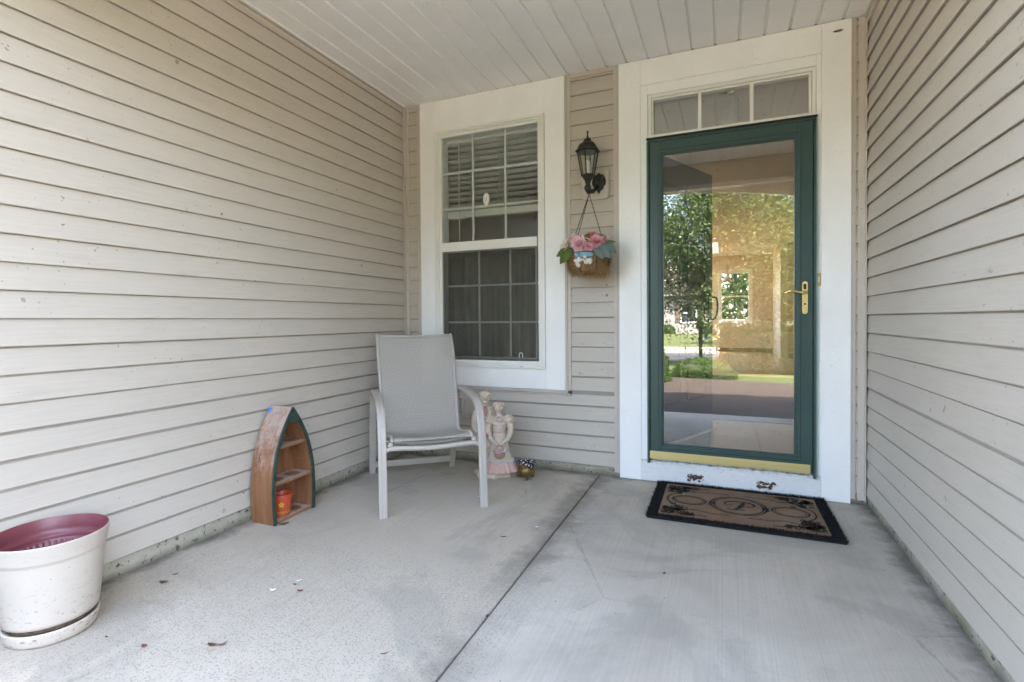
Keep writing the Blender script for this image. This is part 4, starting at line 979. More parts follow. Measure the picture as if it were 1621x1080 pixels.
b.tube(curve([(MXm-.046, .016, .440), (MXm-.062, .010, .38), (MXm-.058, -.004, .325), (MXm-.030, -.034, .300), (MXm-.008, -.045, .292)], 5), [.021, .021, .0205, .02, .0195, .019, .0185, .018, .0175, .017, .0165, .016, .0155, .015, .014, .0135, .013, .012, .0115, .011, .010], 10)
b.tube(curve([(MXm+.044, .024, .44), (MXm+.062, .040, .38), (MXw+.01, .040, .34)], 5), .019, 10)
for s_ in (-1, 1): b.tube(curve([(MXm+s_*.016, -.018, .468), (MXm+s_*.026, -.030, .43), (MXm+s_*.008, -.033, .375)], 4), .0065, 8)
for z in (.345, .315): b.ball((MXm-.006, -.0325, z), .004, 2)
b.tube([(MXm, -.030, .372), (MXm, -.036, .29), (MXm, -.037, .20)], .0045, 6)
part_me(remesh(b, .0018, 1), 'man', M['plaster'])
b = MB(); b.ball((MXm, -.0265, .442), (.013, .008, .030), 3, .3, 4); b.ball((MXm, -.026, .474), (.010, .008, .008), 2); part_me(remesh(b, .0025, 2), 'cravat', M['plaster_rose'])
b = MB(); b.ball((MXm+.000, -.047, .290), (.012, .009, .010), 2)
for k in range(4): b.tube([(MXm+.004+.001*k, -.050, .296-.005*k), (MXm+.018, -.053, .291-.005*k), (MXm+.024, -.048, .286-.005*k)], .0034, 6)
b.tube([(MXm+.002, -.05, .297), (MXm+.012, -.058, .302)], .0036, 6); part_me(remesh(b, .0022, 1), 'man_hand', M['plaster_rose'])
# woman: long gown
fold = lambda r, z, a: r*(1+(.035*math.sin(9*a)+.03*math.sin(14*a+1))*max(0, 1-z/.24))
b = MB()
b.lathe([(.0, .040), (.094, .042), (.088, .075), (.070, .12), (.055, .18), (.045, .24), (.036, .292), (.032, .312), (.036, .335), (.043, .365), (.042, .390), (.034, .408), (.014, .418), (.0, .42)], (MXw, -.012, 0), 44, fold, sy=.80)
b.tube([(MXw, -.012, .40), (MXw-.003, -.016, .45)], .0165, 10)
b.ball((MXw-.004, -.020, .464), (.0245, .0275, .032), 3); b.ball((MXw-.004, -.010, .482), (.0325, .034, .023), 3, .35, 6); b.ball((MXw-.002, .010, .470), (.021, .018, .022), 2, .3, 3); b.ball((MXw-.004, -.004, .496), (.014, .014, .010), 2)
b.ball((MXw-.004, -.0475, .461), (.0050, .006, .0075), 2); b.ball((MXw-.004, -.0405, .443), (.009, .006, .006), 2)
for s_ in (-1, 1):
    b.ball((MXw+s_*.048, -.010, .386), (.030, .028, .034), 3, .15, s_+3)
    b.ball((MXw+s_*.017, -.036, .362), (.016, .012, .015), 2)
    b.tube(curve([(MXw+s_*.052, -.012, .375), (MXw+s_*.061, -.020, .325), (MXw+s_*.050, -.044, .275), (MXw+s_*.020, -.060, .240), (MXw+s_*.006, -.064, .225)], 4), [.0185, .018, .0175, .017, .0165, .016, .0155, .015, .0145, .0135, .0125, .0115, .010, .009, .008, .007, .006], 10)
part_me(remesh(b, .0018, 1), 'woman', M['plaster'])
b = MB(); b.lathe([(.090, .040), (.101, .043), (.099, .055), (.0835, .088), (.0745, .112), (.066, .112), (.07, .06), (.086, .042)], (MXw, -.012, 0), 96, lambda r, z, a: r*(1+.045*math.sin(17*a)*max(0, 1-(z-.04)/.09)+.02*math.sin(29*a)), sy=.84); part_me(remesh(b, .0026, 1), 'skirt_flounce', M['plaster_pink'])
b = MB(); r_ = random.Random(8)
for k in range(34):
    a = k/34*2*math.pi; b.ball((MXw+math.cos(a)*.0745, -.012+math.sin(a)*.0625, .115+.004*math.sin(5*a)), r_.uniform(.0055, .0075), 1, .3, k)
for s_ in (-1, 1):
    for k in range(5): b.ball((MXw+s_*.040+r_.uniform(-.010, .010), -.058+r_.uniform(-.006, .006), .262+r_.uniform(-.008, .008)), .0065, 1, .3, k)
for k in range(9): b.ball((MXw-.016+.0032*k*.9, -.043-.003*math.sin(k*.4), .408-.016*math.sin(k/8*math.pi)), .0055, 1, .3, k)
stuff(b.build('lace_trim', M['plaster_blue'], fg))
b = MB(); b.lathe([(.0325, .300), (.0355, .303), (.0352, .314), (.0325, .317)], (MXw, -.012, 0), 30, sy=.84); b.build('pink_sash', M['plaster_pink'], fg); b = MB(); b.ball((MXw, -.042, .388), (.022, .009, .016), 2, .2, 2); b.build('pink_bib', M['plaster_pink'], fg)
b = MB(); b.lathe([(.0, .140), (.014, .142), (.026, .156), (.030, .172), (.028, .178), (.0, .179)], (MXw+.002, -.075, 0), 20); b.tube(curve([(MXw-.024, -.075, .178), (MXw-.014, -.072, .215), (MXw+.002, -.070, .228), (MXw+.018, -.072, .215), (MXw+.028, -.075, .178)], 4), .0035, 6); part_me(remesh(b, .0024, 1), 'basket', M['plaster_rose'])
b = MB(); b2 = MB()
for k in range(20):
    a = r_.uniform(0, 6.28); q = r_.uniform(0, 1)**.5*.034; (b if k % 3 else b2).ball((MXw+.002+math.cos(a)*q, -.075+math.sin(a)*q*.8, .184+r_.uniform(-.006, .014)), r_.uniform(.0075, .0105), 2, .45, k)
b.build('pink_blooms', M['plaster_pink'], fg); b2.build('blue_blooms', M['plaster_blue'], fg)

# ================================================================== brass pot with a scrap of cloth
bp_ = thing('brass_pot', 'small tarnished brass footed pot with patterned cloth over its rim', 'pot', (1.112, -.268, 0))
M['old_brass'] = simple('tarnished_brass', (.30, .205, .075), .38, .85, var=.35, vs_=18, local=True, bump=.25, bs=45, dist=.004)
MB().lathe([(.0, .020), (.034, .020), (.050, .029), (.0575, .045), (.0585, .058), (.0545, .072), (.0535, .076), (.0555, .080), (.0535, .086), (.0565, .097), (.062, .104), (.0615, .1065), (.056, .104), (.051, .09), (.052, .06), (.045, .034), (0, .026)], n=40).build('bowl', M['old_brass'], bp_)
for k in range(3):
    a = k*2.094-1.2; c_, s_ = math.cos(a), math.sin(a)
    m = MB(); m.tube(curve([(c_*.030, s_*.030, .024), (c_*.040, s_*.040, .014), (c_*.046, s_*.046, .007), (c_*.054, s_*.054, .0065)], 4), [.007]*4+[.006]*4+[.0065]*4+[.005], 8); m.ball((c_*.055, s_*.055, .0075), (.010, .010, .0072), 2, .3, k); m.build('foot', M['old_brass'], bp_)
def floral():
    t = NT('dark_floral_cloth'); p = t.pos((1, 1, 1), True); v = t.new('ShaderNodeTexVoronoi'); v.inputs['Scale'].default_value = 62; t.link(p, v.inputs['Vector'])
    col = t.ramp(t.noise(p, 40, 2), (.35, (.55, .62, .72)), (.5, (.75, .75, .76)), (.62, (.55, .36, .42)))
    c = t.mix(t.ramp(v.outputs['Distance'], (.36, 1.), (.44, 0.)), (.018, .016, .022), col); return t.fin(c, .8)
M['floral'] = floral()
m = MB(); vs = []; NA_ = 64
for j, (r, z) in enumerate([(.030, .088), (.044, .096), (.0545, .1065), (.0600, .1090), (.0630, .1060)]):
    for k in range(NA_):
        a = 2*math.pi*k/NA_; w_ = 1+.035*math.sin(6*a+j)+.02*math.sin(13*a); dz = .003*math.sin(8*a+j*2)
        hang = 0
        if j >= 3 and .15 < ((a+0.15) % 6.283) < 1.0-.25*0: hang = .0
        if j == 4:
            d_ = abs(((a-5.55+math.pi) % (2*math.pi))-math.pi); hang = .036*max(0, 1-(d_/.42)**2)
        vs.append((r*w_*math.cos(a), r*w_*math.sin(a), z+dz-hang))
fs = [(j*NA_+k, j*NA_+(k+1) % NA_, (j+1)*NA_+(k+1) % NA_, (j+1)*NA_+k) for j in range(4) for k in range(NA_)]
m.add(vs, fs, True); o = m.build('cloth', M['floral'], bp_); md = o.modifiers.new('t', 'SOLIDIFY'); md.thickness = .002

# ================================================================== doormat
dm = thing('doormat', 'tan coir doormat with black bristle border and letter P in a circle', 'doormat', (2.400, -.365, 0), R(.35))
MWX, MWY = .452, .318
M['coir_black'] = simple('black_coir', (.014, .013, .013), .95, var=.5, vs_=60, bump=1, bs=160, dist=.01)
def coir_tan():
    t = NT('tan_coir'); p = t.pos((1, 1, 1), True)
    c = t.mix(t.ramp(t.noise(t.pos((60, 500, 60), True, (0, 0, .5)), 1, 3), (.3, 0.), (.7, 1.)), (.16, .100, .064), (.31, .205, .135))
    c = t.mix(t.math('MULTIPLY', t.ramp(t.noise(p, 6, 4), (.4, 0.), (.7, 1.)), .5), c, (.34, .25, .18))
    return t.fin(c, .95, 0, t.bump(t.noise(t.pos((60, 500, 60), True, (0, 0, .5)), 1, 3), .8, .004), .1)
M['coir_tan'] = coir_tan()
mm = MB(); mm.box(-MWX, MWX, -MWY, MWY, 0.001, .012, .003); mm.build('backing', M['coir_black'], dm)
BWX, BWY = .052, .046
MB().box(-MWX+BWX, MWX-BWX, -MWY+BWY, MWY-BWY, .0125, .0185, .002).build('field', M['coir_tan'], dm)
r_ = random.Random(12); vs = []; fs = []
while len(fs) < 17000:
    x = r_.uniform(-MWX-.004, MWX+.004); y = r_.uniform(-MWY-.004, MWY+.004)
    if abs(x) < MWX-BWX and abs(y) < MWY-BWY: continue
    a = r_.uniform(0, 6.28); L = r_.uniform(.009, .018); w_ = r_.uniform(.0010, .0020); lx, ly = r_.gauss(0, .0055), r_.gauss(0, .0055)
    if abs(x) > MWX-.006: lx += .004*(1 if x > 0 else -1)
    if abs(y) > MWY-.006: ly += .004*(1 if y > 0 else -1)
    k = len(vs); vs += [(x-w_*math.cos(a), y-w_*math.sin(a), .010), (x+w_*math.cos(a), y+w_*math.sin(a), .010), (x+lx, y+ly, .010+L)]; fs.append((k, k+1, k+2))
stuff(MB().add(vs, fs).build('bristle_border', M['coir_black'], dm))
M['print'] = simple('black_mat_print', (.022, .018, .015), .95, var=.3, vs_=120, bump=.8, bs=200)
def ribbon(mb, pts, w, z=.0192, jag=.0022):
    P = [Vector((p[0], p[1], 0)) for p in pts]; vs = []; n_ = len(P)
    for i, p in enumerate(P):
        d = (P[min(i+1, n_-1)]-P[max(i-1, 0)]).normalized(); nn = Vector((-d.y, d.x, 0)); ww = w(i/(n_-1)) if callable(w) else w*1.45
        ww = max(.0006, ww+r_.uniform(-jag, jag)); vs += [p+nn*ww*.5+Vector((0, 0, z)), p-nn*ww*.5+Vector((0, 0, z))]
    mb.add(vs, [(2*i, 2*i+1, 2*i+3, 2*i+2) for i in range(n_-1)])
pm = MB(); ell = lambda cx, cy_, a, b, t0=0, t1=6.2832, n=90: [(cx+a*math.cos(t0+(t1-t0)*i/n), cy_+b*math.sin(t0+(t1-t0)*i/n)) for i in range(n+1)]
ribbon(pm, ell(0, 0, .142, .142), .007); ribbon(pm, ell(0, 0, .126, .126), .006)
for s_ in (-1, 1):
    ribbon(pm, ell(s_*.255, 0, .088, .072), .007); ribbon(pm, ell(s_*.255, 0, .074, .058), .004)
    ribbon(pm, [(s_*(.135+.02*math.sin(i)), -.035+.07*i/12) for i in range(13)], .008)
    ribbon(pm, ell(s_*.255, 0, .118, .130, -1.2 if s_ > 0 else 3.14-1.2, 1.2 if s_ > 0 else 3.14+1.2, 40), .007)
    for t_ in (-1, 1):
        ribbon(pm, curve([(s_*.04, t_*.176, 0), (s_*.15, t_*.172, 0), (s_*.22, t_*.150, 0), (s_*.30, t_*.185, 0)], 8), .006)
        # corner scrolls
        for k in range(17):
            cx = s_*(.372-.018*(k % 4)-r_.uniform(0, .05)); cyy = t_*(.222-.016*(k // 3)-r_.uniform(0, .055)); q = r_.uniform(.012, .024); a0 = r_.uniform(0, 6.28)
            pts = [(cx+q*(1-.75*i/24)*math.cos(a0+s_*i*.30), cyy+q*(1-.75*i/24)*math.sin(a0+s_*i*.30)) for i in range(25)]; ribbon(pm, pts, .0055)
        for k in range(5):
            cx = s_*(.28-.028*k); cyy = t_*(.228+r_.uniform(-.006, .006)); ribbon(pm, [(cx-.014, cyy), (cx-.004, cyy+.008*t_), (cx+.012, cyy-.005*t_)], .0065)
for k in range(260):
    s_ = r_.choice((-1, 1)); u = r_.random()**1.6; cx = s_*(.378-.17*u); cyy = r_.choice((-1, 1))*(.245-.10*r_.random()*(1-u*.6)); q = r_.uniform(.008, .017); a0 = r_.uniform(0, 6.28)
    ribbon(pm, [(max(-.388, min(.388, cx+q*(1-.6*i/14)*math.cos(a0+i*.34))), max(-.262, min(.262, cyy+q*(1-.6*i/14)*math.sin(a0+i*.34)))) for i in range(15)], .0042)
stuff(pm.build('scroll_print', M['print'], dm))
P = MB()
ribbon(P, curve([(-.022, -.068, 0), (.004, -.030, 0), (.020, .020, 0), (.030, .062, 0)], 8), lambda t: .012+.014*math.sin(t*3.0), .0194)
ribbon(P, curve([(-.030, .012, 0), (-.058, .002, 0), (-.070, .030, 0), (-.040, .060, 0), (.020, .070, 0), (.070, .056, 0), (.082, .026, 0), (.056, .000, 0), (.020, -.006, 0)], 8), lambda t: .006+.011*math.sin(t*3.1)**2*(.5+t), .0196)
ribbon(P, curve([(-.060, -.066, 0), (-.025, -.070, 0), (.010, -.064, 0), (.030, -.058, 0)], 6), .008, .0195)
P.build('letter_p', M['print'], dm)

# ================================================================== wall lantern
LX, LY, LZ = 1.512, -.150, 1.912          # lantern axis and height datum
ln = thing('wall_lantern', 'weathered black six sided lantern with glass panes on the wall', 'lamp', (1.555, -.026, 1.97))
M['lantern'] = simple('weathered_black_lantern', (.030, .028, .023), .55, .3, var=.45, vs_=40, bump=.3, bs=150)
B4 = lambda mb, n, mt=None: mb.build(n, mt or M['lantern'], ln, True)
hexa = lambda r, z, k, rot=.52: (LX+r*math.cos(rot+k*math.pi/3), LY+r*math.sin(rot+k*math.pi/3), z)
def hexlathe(prof):
    m = MB(); vs = [hexa(r, z, k) for r, z in prof for k in range(6)]
    m.add(vs, [(i*6+k, i*6+(k+1) % 6, (i+1)*6+(k+1) % 6, (i+1)*6+k) for i in range(len(prof)-1) for k in range(6)]); m.add(vs[:6]+vs[-6:], [tuple(range(6))[::-1], tuple(range(6, 12))]); return m
zt_, zb_ = 2.155, 2.005; rt_, rb_ = .068, .040
m = hexlathe([(.072, zt_-.004), (.083, zt_), (.084, zt_+.006), (.070, zt_+.016), (.062, zt_+.036), (.052, zt_+.052), (.034, zt_+.062), (.028, zt_+.070), (.022, zt_+.084), (.010, zt_+.090)]); B4(m, 'roof')
m = MB(); m.lathe([(.009, 0), (.007, .010), (.0045, .016), (.004, .034), (.0065, .040), (.006, .046), (.0, .049)], (LX, LY, zt_+.088), 12); B4(m, 'finial')
M['lamp_glass'] = glass_mat('bevelled_lantern_glass', .05, (.95, .95, .92), .11)
for k in range(6):
    a, b2_ = k, k+1
    m = MB(); m.add([hexa(rb_-.001, zb_, a), hexa(rb_-.001, zb_, b2_), hexa(rt_-.001, zt_-.004, b2_), hexa(rt_-.001, zt_-.004, a)], [(0, 1, 2, 3)]); o = B4(m, 'pane', M['lamp_glass'])
    m = MB(); m.tube([hexa(rb_+.001, zb_-.004, k), hexa(rt_+.001, zt_, k)], [.0042, .0052], 6); B4(m, 'rib')
m = hexlathe([(.010, zb_-.062), (.016, zb_-.058), (.020, zb_-.040), (.034, zb_-.020), (.036, zb_-.012), (.046, zb_-.008), (.047, zb_-.002), (.042, zb_+.002)]); B4(m, 'base_cup')
m = MB(); m.lathe([(.014, 0), (.016, .05), (.015, .085), (.006, .095), (0, .095)], (LX, LY, zb_+.002), 14); B4(m, 'candle_bulb', M['white_vinyl'])
m = MB(); m.tube(curve([(LX, LY, zb_-.060), (LX+.002, LY+.004, 1.928), (LX+.010, LY+.024, 1.905), (LX+.022, LY+.062, 1.912), (LX+.036, LY+.10, 1.945), (LX+.040, -.034, 1.962)], 5), [.011]*6+[.015]*10+[.012]*10, 10)
m.ball((LX-.001, LY+.004, 1.922), (.024, .022, .028), 2, .35, 3); m.ball((LX+.004, LY+.008, 1.896), (.015, .014, .016), 2, .3, 4); B4(m, 'arm')
shp = [(0, .068), (.012, .056), (.030, .050), (.040, .034), (.047, .010), (.044, -.014), (.032, -.030), (.028, -.044), (.012, -.054), (0, -.076)]
out = [(x, z) for x, z in shp]+[(-x, z) for x, z in shp[::-1][1:-1]]
m = MB(); px, pz = 1.560, 1.975; n_ = len(out)
vs = [(px+x, -.0285, pz+z) for x, z in out]+[(px+x, -.040, pz+z) for x, z in out]+[(px+x*.78, -.047, pz+z*.8) for x, z in out]
m.add(vs, [(i, (i+1) % n_, n_+(i+1) % n_, n_+i) for i in range(n_)]+[(n_+i, n_+(i+1) % n_, 2*n_+(i+1) % n_, 2*n_+i) for i in range(n_)]+[tuple(range(2*n_, 3*n_))])
m.ball((px+.014, -.047, pz+.03), .004, 1); m.ball((px-.012, -.047, pz-.034), .004, 1); B4(m, 'back_plate')

# ================================================================== hanging basket
HX, HY, HZ = 1.519, -.176, 1.484
hk = thing('hanging_basket', 'wire hanging basket lined with shaggy brown coir under the lantern', 'basket', (HX, HY, 1.36))
RB = .134
M['wire'] = simple('dark_wire', (.02, .016, .013), .5, .4)
def coir():
    t = NT('coir_liner'); p = t.pos()
    c = t.mix(t.ramp(t.noise(p, 40, 5, .75, 2.0), (.3, 0.), (.7, 1.)), (.27, .145, .06), (.64, .41, .21)); return t.fin(c, .95, 0, t.bump(t.noise(p, 90, 4, .7, 2), 1, .012), .1)
M['coir'] = coir()
B5 = lambda mb, n, mt: mb.build(n, mt, hk, True)
_bp = curve([(1, 0, 0), (.99, 0, -.03), (.965, 0, -.06), (.92, 0, -.088), (.83, 0, -.110), (.6, 0, -.121), (.30, 0, -.123)], 2)
bowl = [(RB*p.x, p.z) for p in _bp]
m = MB(); m.lathe([(r*.985, z-.004) for r, z in bowl], (HX, HY, HZ), 48, lambda r, z, a: r*(1+.03*math.sin(5*a+z*30)+.025*math.sin(11*a))); B5(m, 'coir_liner', M['coir'])
r_ = random.Random(5); m = MB(); vs = []; fs = []
for i in range(5200):
    a = r_.uniform(0, 6.283); t_ = r_.uniform(.0, 1.5); q_ = bowl[min(12, int(t_/1.5*12))]; r0 = q_[0]; p0 = Vector((HX+r0*math.cos(a), HY+r0*math.sin(a), HZ+q_[1]))
    d = Vector((r_.gauss(0, 1), r_.gauss(0, 1), r_.gauss(-.5, .8))).normalized(); L = r_.uniform(.012, .034)
    if a > 5.2 or a < .3: L *= r_.choice((1, 1, 1.8))
    nrm = Vector((math.cos(a), math.sin(a), -.4)).normalized(); p1 = p0+d*L*.5+nrm*.007; p2 = p1+d*L*.5+Vector((0, 0, -L*.5)); w_ = Vector((r_.gauss(0, 1), r_.gauss(0, 1), r_.gauss(0, 1))).normalized()*.0007
    k = len(vs); vs += [p0-w_, p0+w_, p1-w_, p1+w_, p2]; fs += [(k, k+1, k+3, k+2), (k+2, k+3, k+4)]
for i in range(130):                              # the loose tuft that has slipped out on one side
    p0 = Vector((HX+.104+r_.gauss(0, .016), HY-.05+r_.gauss(0, .016), HZ-.085)); p1 = p0+Vector((r_.gauss(0, .014), r_.gauss(0, .01), -.05)); p2 = p1+Vector((r_.gauss(0, .016), r_.gauss(0, .01), -r_.uniform(.01, .055))); w_ = Vector((.0008, .0006, 0)); k = len(vs)
    vs += [p0-w_, p0+w_, p1-w_, p1+w_, p2]; fs += [(k, k+1, k+3, k+2), (k+2, k+3, k+4)]
m.add(vs, fs); stuff(B5(m, 'coir_fibres', M['coir']))
m = MB(); m.tube([(HX+RB*1.02*math.cos(a), HY+RB*1.02*math.sin(a), HZ+.002) for a in [k*math.pi/24 for k in range(48)]], .0024, 6, closed=True); B5(m, 'rim_wire', M['wire'])
m = MB(); m.tube([(HX+.045*math.cos(a), HY+.045*math.sin(a), HZ-.124) for a in [k*math.pi/12 for k in range(24)]], .0022, 6, closed=True); B5(m, 'bottom_wire', M['wire'])
for k in range(8):
    a = k*math.pi/4-1.75; m = MB(); m.tube([(HX+(r*1.04+.004)*math.cos(a), HY+(r*1.04+.004)*math.sin(a), HZ+z*1.02) for r, z in bowl[:11]], .0022, 6); B5(m, 'side_wire', M['wire'])
def cloth_patch(a0, a1, t0, t1, off, name, mt, bulge=0):
    m = MB(); vs = []; na, nt = 14, 6
    for j in range(nt+1):
        for i in range(na+1):
            a = a0+(a1-a0)*i/na; t_ = t0+(t1-t0)*j/nt; r = bowl[min(12, int(t_*7))][0]+off+.004*noise.noise(Vector((a*9, t_*9, 0)))+bulge*math.sin(math.pi*i/na)*math.sin(math.pi*j/nt)
            vs.append((HX+r*math.cos(a), HY+r*math.sin(a), HZ-.122*math.sin(t_)))
    m.add(vs, [(j*(na+1)+i, j*(na+1)+i+1, (j+1)*(na+1)+i+1, (j+1)*(na+1)+i) for j in range(nt) for i in range(na)], True)
    o = B5(m, name, mt); md = o.modifiers.new('t', 'SOLIDIFY'); md.thickness = .002
cloth_patch(-2.0, -1.12, .02, .26, .006, 'blue_cloth', simple('blue_liner_cloth', (.16, .38, .52), .8))
wf = simple('white_fibre_fill', (.72, .70, .67), .95, bump=.9, bs=80, dist=.006)
m = MB()
for k in range(26):
    a = r_.choice((-1.82, -1.40))+r_.gauss(0, .10); zz_ = -.058+r_.gauss(0, .013); q_ = RB*.97+.006
    m.ball((HX+q_*math.cos(a), HY+q_*math.sin(a), HZ+zz_), r_.uniform(.009, .015), 2, .5, k)
B5(m, 'white_fill', wf)
hook = Vector((LX+.006, LY+.010, 1.884))
for k, a in enumerate((-2.45, 2.7, -.35)):
    e = Vector((HX+RB*math.cos(a), HY+RB*math.sin(a), HZ+.004)); n_ = 30; m = MB(); d = (e-hook).normalized(); sx = d.cross(Vector((0, 1, 0))).normalized(); sy_ = d.cross(sx)
    for i in range(n_):
        c_ = hook.lerp(e, (i+.5)/n_); L = (e-hook).length/n_*.68; q = sx if i % 2 else sy_
        m.tube([c_+d*L*math.cos(b_)+q*.0036*math.sin(b_) for b_ in [j*math.pi/4 for j in range(8)]], .0011, 4, closed=True)
    B5(m, 'chain', M['wire'])
m = MB(); m.tube(curve([hook+Vector((0, 0, -.004)), hook+Vector((.006, 0, .006)), hook+Vector((0, 0, .018)), hook+Vector((-.006, 0, .012))], 4), .002, 6); B5(m, 'hook', M['wire'])

def petal_mat(name, a, b, tip):
    t = NT(name); g = t.new('ShaderNodeNewGeometry').outputs['Random Per Island']
    c = t.mix(g, a, b); c = t.mix(t.math('MULTIPLY', t.noise(t.pos(), 60, 3), .6), c, tip)
    df = t.new('ShaderNodeBsdfDiffuse'); tl = t.new('ShaderNodeBsdfTranslucent'); mx = t.new('ShaderNodeMixShader'); mx.inputs[0].default_value = .25
    t.link(c, df.inputs[0]); t.link(c, tl.inputs[0]); t.link(df.outputs[0], mx.inputs[1]); t.link(tl.outputs[0], mx.inputs[2]); t.link(mx.outputs[0], t.out.inputs[0]); return t.m
PM = {'pink': petal_mat('pink_petal', (.80, .40, .46), (.86, .58, .62), (.88, .74, .76)), 'deep': petal_mat('rose_petal', (.74, .25, .32), (.84, .42, .47), (.86, .62, .64)), 'white': petal_mat('cream_petal', (.74, .64, .56), (.80, .74, .66), (.76, .58, .54))}
def flower(label, c, rad, face, mt, seed, rings=4):
    rr = random.Random(seed); f_ = Vector(face).normalized(); q = f_.to_track_quat('Z', 'Y')
    t = thing('peony', label, 'flower', c); 
    for ring in range(rings):
        n_ = (7, 9, 11, 12, 12)[ring]; m = MB()
        for k in range(n_):
            a = k*6.283/n_+ring*.5+rr.uniform(-.15, .15); open_ = (.30, .75, 1.15, 1.55, 1.85)[ring]+rr.uniform(-.15, .15); L = rad*(.50, .66, .84, .98, 1.0)[ring]*rr.uniform(.85, 1.1); wd = rad*.52*rr.uniform(.85, 1.15)
            vs = []; nu, nv = 6, 4
            for i in range(nu+1):
                u = i/nu; th = open_*(.55+.55*u)-(.35*u*u if ring < 3 else -.1*u*u); rdist = L*(u)*math.sin(th)+rad*.06; zz_ = L*u*math.cos(th)
                for j in range(nv+1):
                    v = (j/nv-.5)*2; w_ = wd*.5*math.sin(min(1, .22+u*1.02)*math.pi*.78)*1.05; cup = -.16*L*(v*v)*(1 if ring < 3 else .4); ruff = .035*rad*math.sin(v*5+rr.random()*3)*u*u
                    x_ = rdist+cup*-.4*math.cos(th); y_ = v*w_; z_ = zz_-cup*math.sin(th)*1.0+ruff
                    vs.append(q@Vector((x_*math.cos(a)-y_*math.sin(a), x_*math.sin(a)+y_*math.cos(a), z_)))
            m.add(vs, [(i*(nv+1)+j, i*(nv+1)+j+1, (i+1)*(nv+1)+j+1, (i+1)*(nv+1)+j) for i in range(nu) for j in range(nv)], True)
        m.build('petal_ring', PM[mt], t)
    m = MB(); bdir = -f_; m.tube([bdir*.002, bdir*rad*.35, bdir*rad*.5+Vector((0, 0, -rad*.5))], [rad*.14, rad*.06, .003], 8); m.build('stem', M['leaf_green'], t)
    return t
flower('big ruffled light pink peony at the front of the basket', (HX-.028, HY-.105, HZ+.052), .068, (-.15, -1, .35), 'pink', 1, 5)
flower('rounded deep pink peony beside the big pale one in the basket', (HX+.070, HY-.075, HZ+.066), .052, (.25, -.85, .55), 'deep', 2, 4)
flower('cream white peony drooping over the side of the basket', (HX-.108, HY-.085, HZ+.052), .056, (-.45, -.9, .25), 'white', 3, 4)
flower('small pink bloom rising at the back of the basket', (HX+.026, HY-.02, HZ+.122), .036, (.0, -.6, .9), 'deep', 4, 4)
flower('small pink bloom at the lantern chain end of the basket', (HX+.118, HY-.04, HZ+.082), .034, (.7, -.6, .4), 'pink', 5, 4)
flower('pale pink half open bloom between the cream and the big pink peony', (HX-.075, HY-.06, HZ+.098), .040, (-.3, -.8, .6), 'pink', 6, 4)
flower('deep pink bud low over the rim near the grey green leaves', (HX+.036, HY-.128, HZ+.030), .032, (.25, -1, .1), 'deep', 7, 4)
M['leaf_olive'] = leaf_mat('olive_leaf', (.14, .19, .03), (.22, .26, .06)); M['leaf_sage'] = leaf_mat('sage_leaf', (.17, .25, .23), (.27, .35, .33)); M['leaf_deep'] = leaf_mat('deep_green_leaf', (.10, .17, .04), (.18, .25, .08))
def leaf(mb, base, d, L, w, droop=.3, up=(.15, -1, .45)):
    d = Vector(d).normalized(); s_ = d.cross(Vector(up)).normalized(); n_ = s_.cross(d); vs = []; N = 7
    for i in range(N+1):
        u = i/N; p = Vector(base)+d*L*u-Vector((0, 0, 1))*droop*L*u*u; ww = w*math.sin(math.pi*min(.98, .06+u*.93))**.8
        vs += [p-s_*ww*.5+n_*ww*.14, p, p+s_*ww*.5+n_*ww*.14]
    mb.add(vs, [(3*i+j, 3*i+j+1, 3*i+j+4, 3*i+j+3) for i in range(N) for j in range(2)], True)
def spray(label, mt, leaves):
    b0 = Vector(leaves[0][0]); t = thing('leaf_spray', label, 'leaves', b0)
    for (base, d, L, w, dr) in leaves:
        m = MB(); leaf(m, base, d, L, w, dr); o = m.build('leaf', M[mt], t, True); md = o.modifiers.new('t', 'SOLIDIFY'); md.thickness = .0008
    m = MB(); m.tube([b0, b0+Vector((HX-b0.x, HY-b0.y, 0))*.4+Vector((0, 0, -.012)), Vector((HX+(b0.x-HX)*.3, HY+(b0.y-HY)*.3, HZ+.0))], .002, 6); m.build('stem', M[mt], t, True)
spray('dark green leaves hanging over the cream peony side of the basket', 'leaf_deep', [((HX-.10, HY-.10, HZ+.02), (-.9, -.3, -.25), .085, 0.053, .2), ((HX-.10, HY-.10, HZ+.015), (-.6, -.4, -.7), .085, 0.056, .3), ((HX-.075, HY-.115, HZ+.03), (-.5, -.4, -.75), .10, 0.056, .2), ((HX-.11, HY-.08, HZ+.03), (-.85, -.2, .1), .06, 0.043, .3)])
spray('broad grey green leaves hanging under the deep pink peony', 'leaf_sage', [((HX+.085, HY-.095, HZ+.03), (.75, -.35, -.35), .105, 0.071, .35), ((HX+.07, HY-.11, HZ+.02), (.6, -.4, -.5), .09, 0.050, .25), ((HX+.115, HY-.06, HZ+.04), (.9, -.2, -.2), .085, 0.068, .4)])
spray('olive green leaves standing up between the peonies', 'leaf_olive', [((HX-.03, HY-.05, HZ+.08), (-.6, -.2, .6), .06, 0.046, .2), ((HX+.0, HY-.06, HZ+.07), (.25, -.3, .75), .075, 0.043, .2), ((HX+.075, HY-.03, HZ+.085), (.1, -.4, .6), .055, 0.053, .2), ((HX+.09, HY-.03, HZ+.085), (.5, -.2, .5), .055, 0.046, .3), ((HX+.115, HY-.05, HZ+.06), (.95, -.15, .1), .075, 0.022, .1), ((HX+.01, HY-.09, HZ+.065), (.3, -.7, .5), .05, 0.034, .3)])

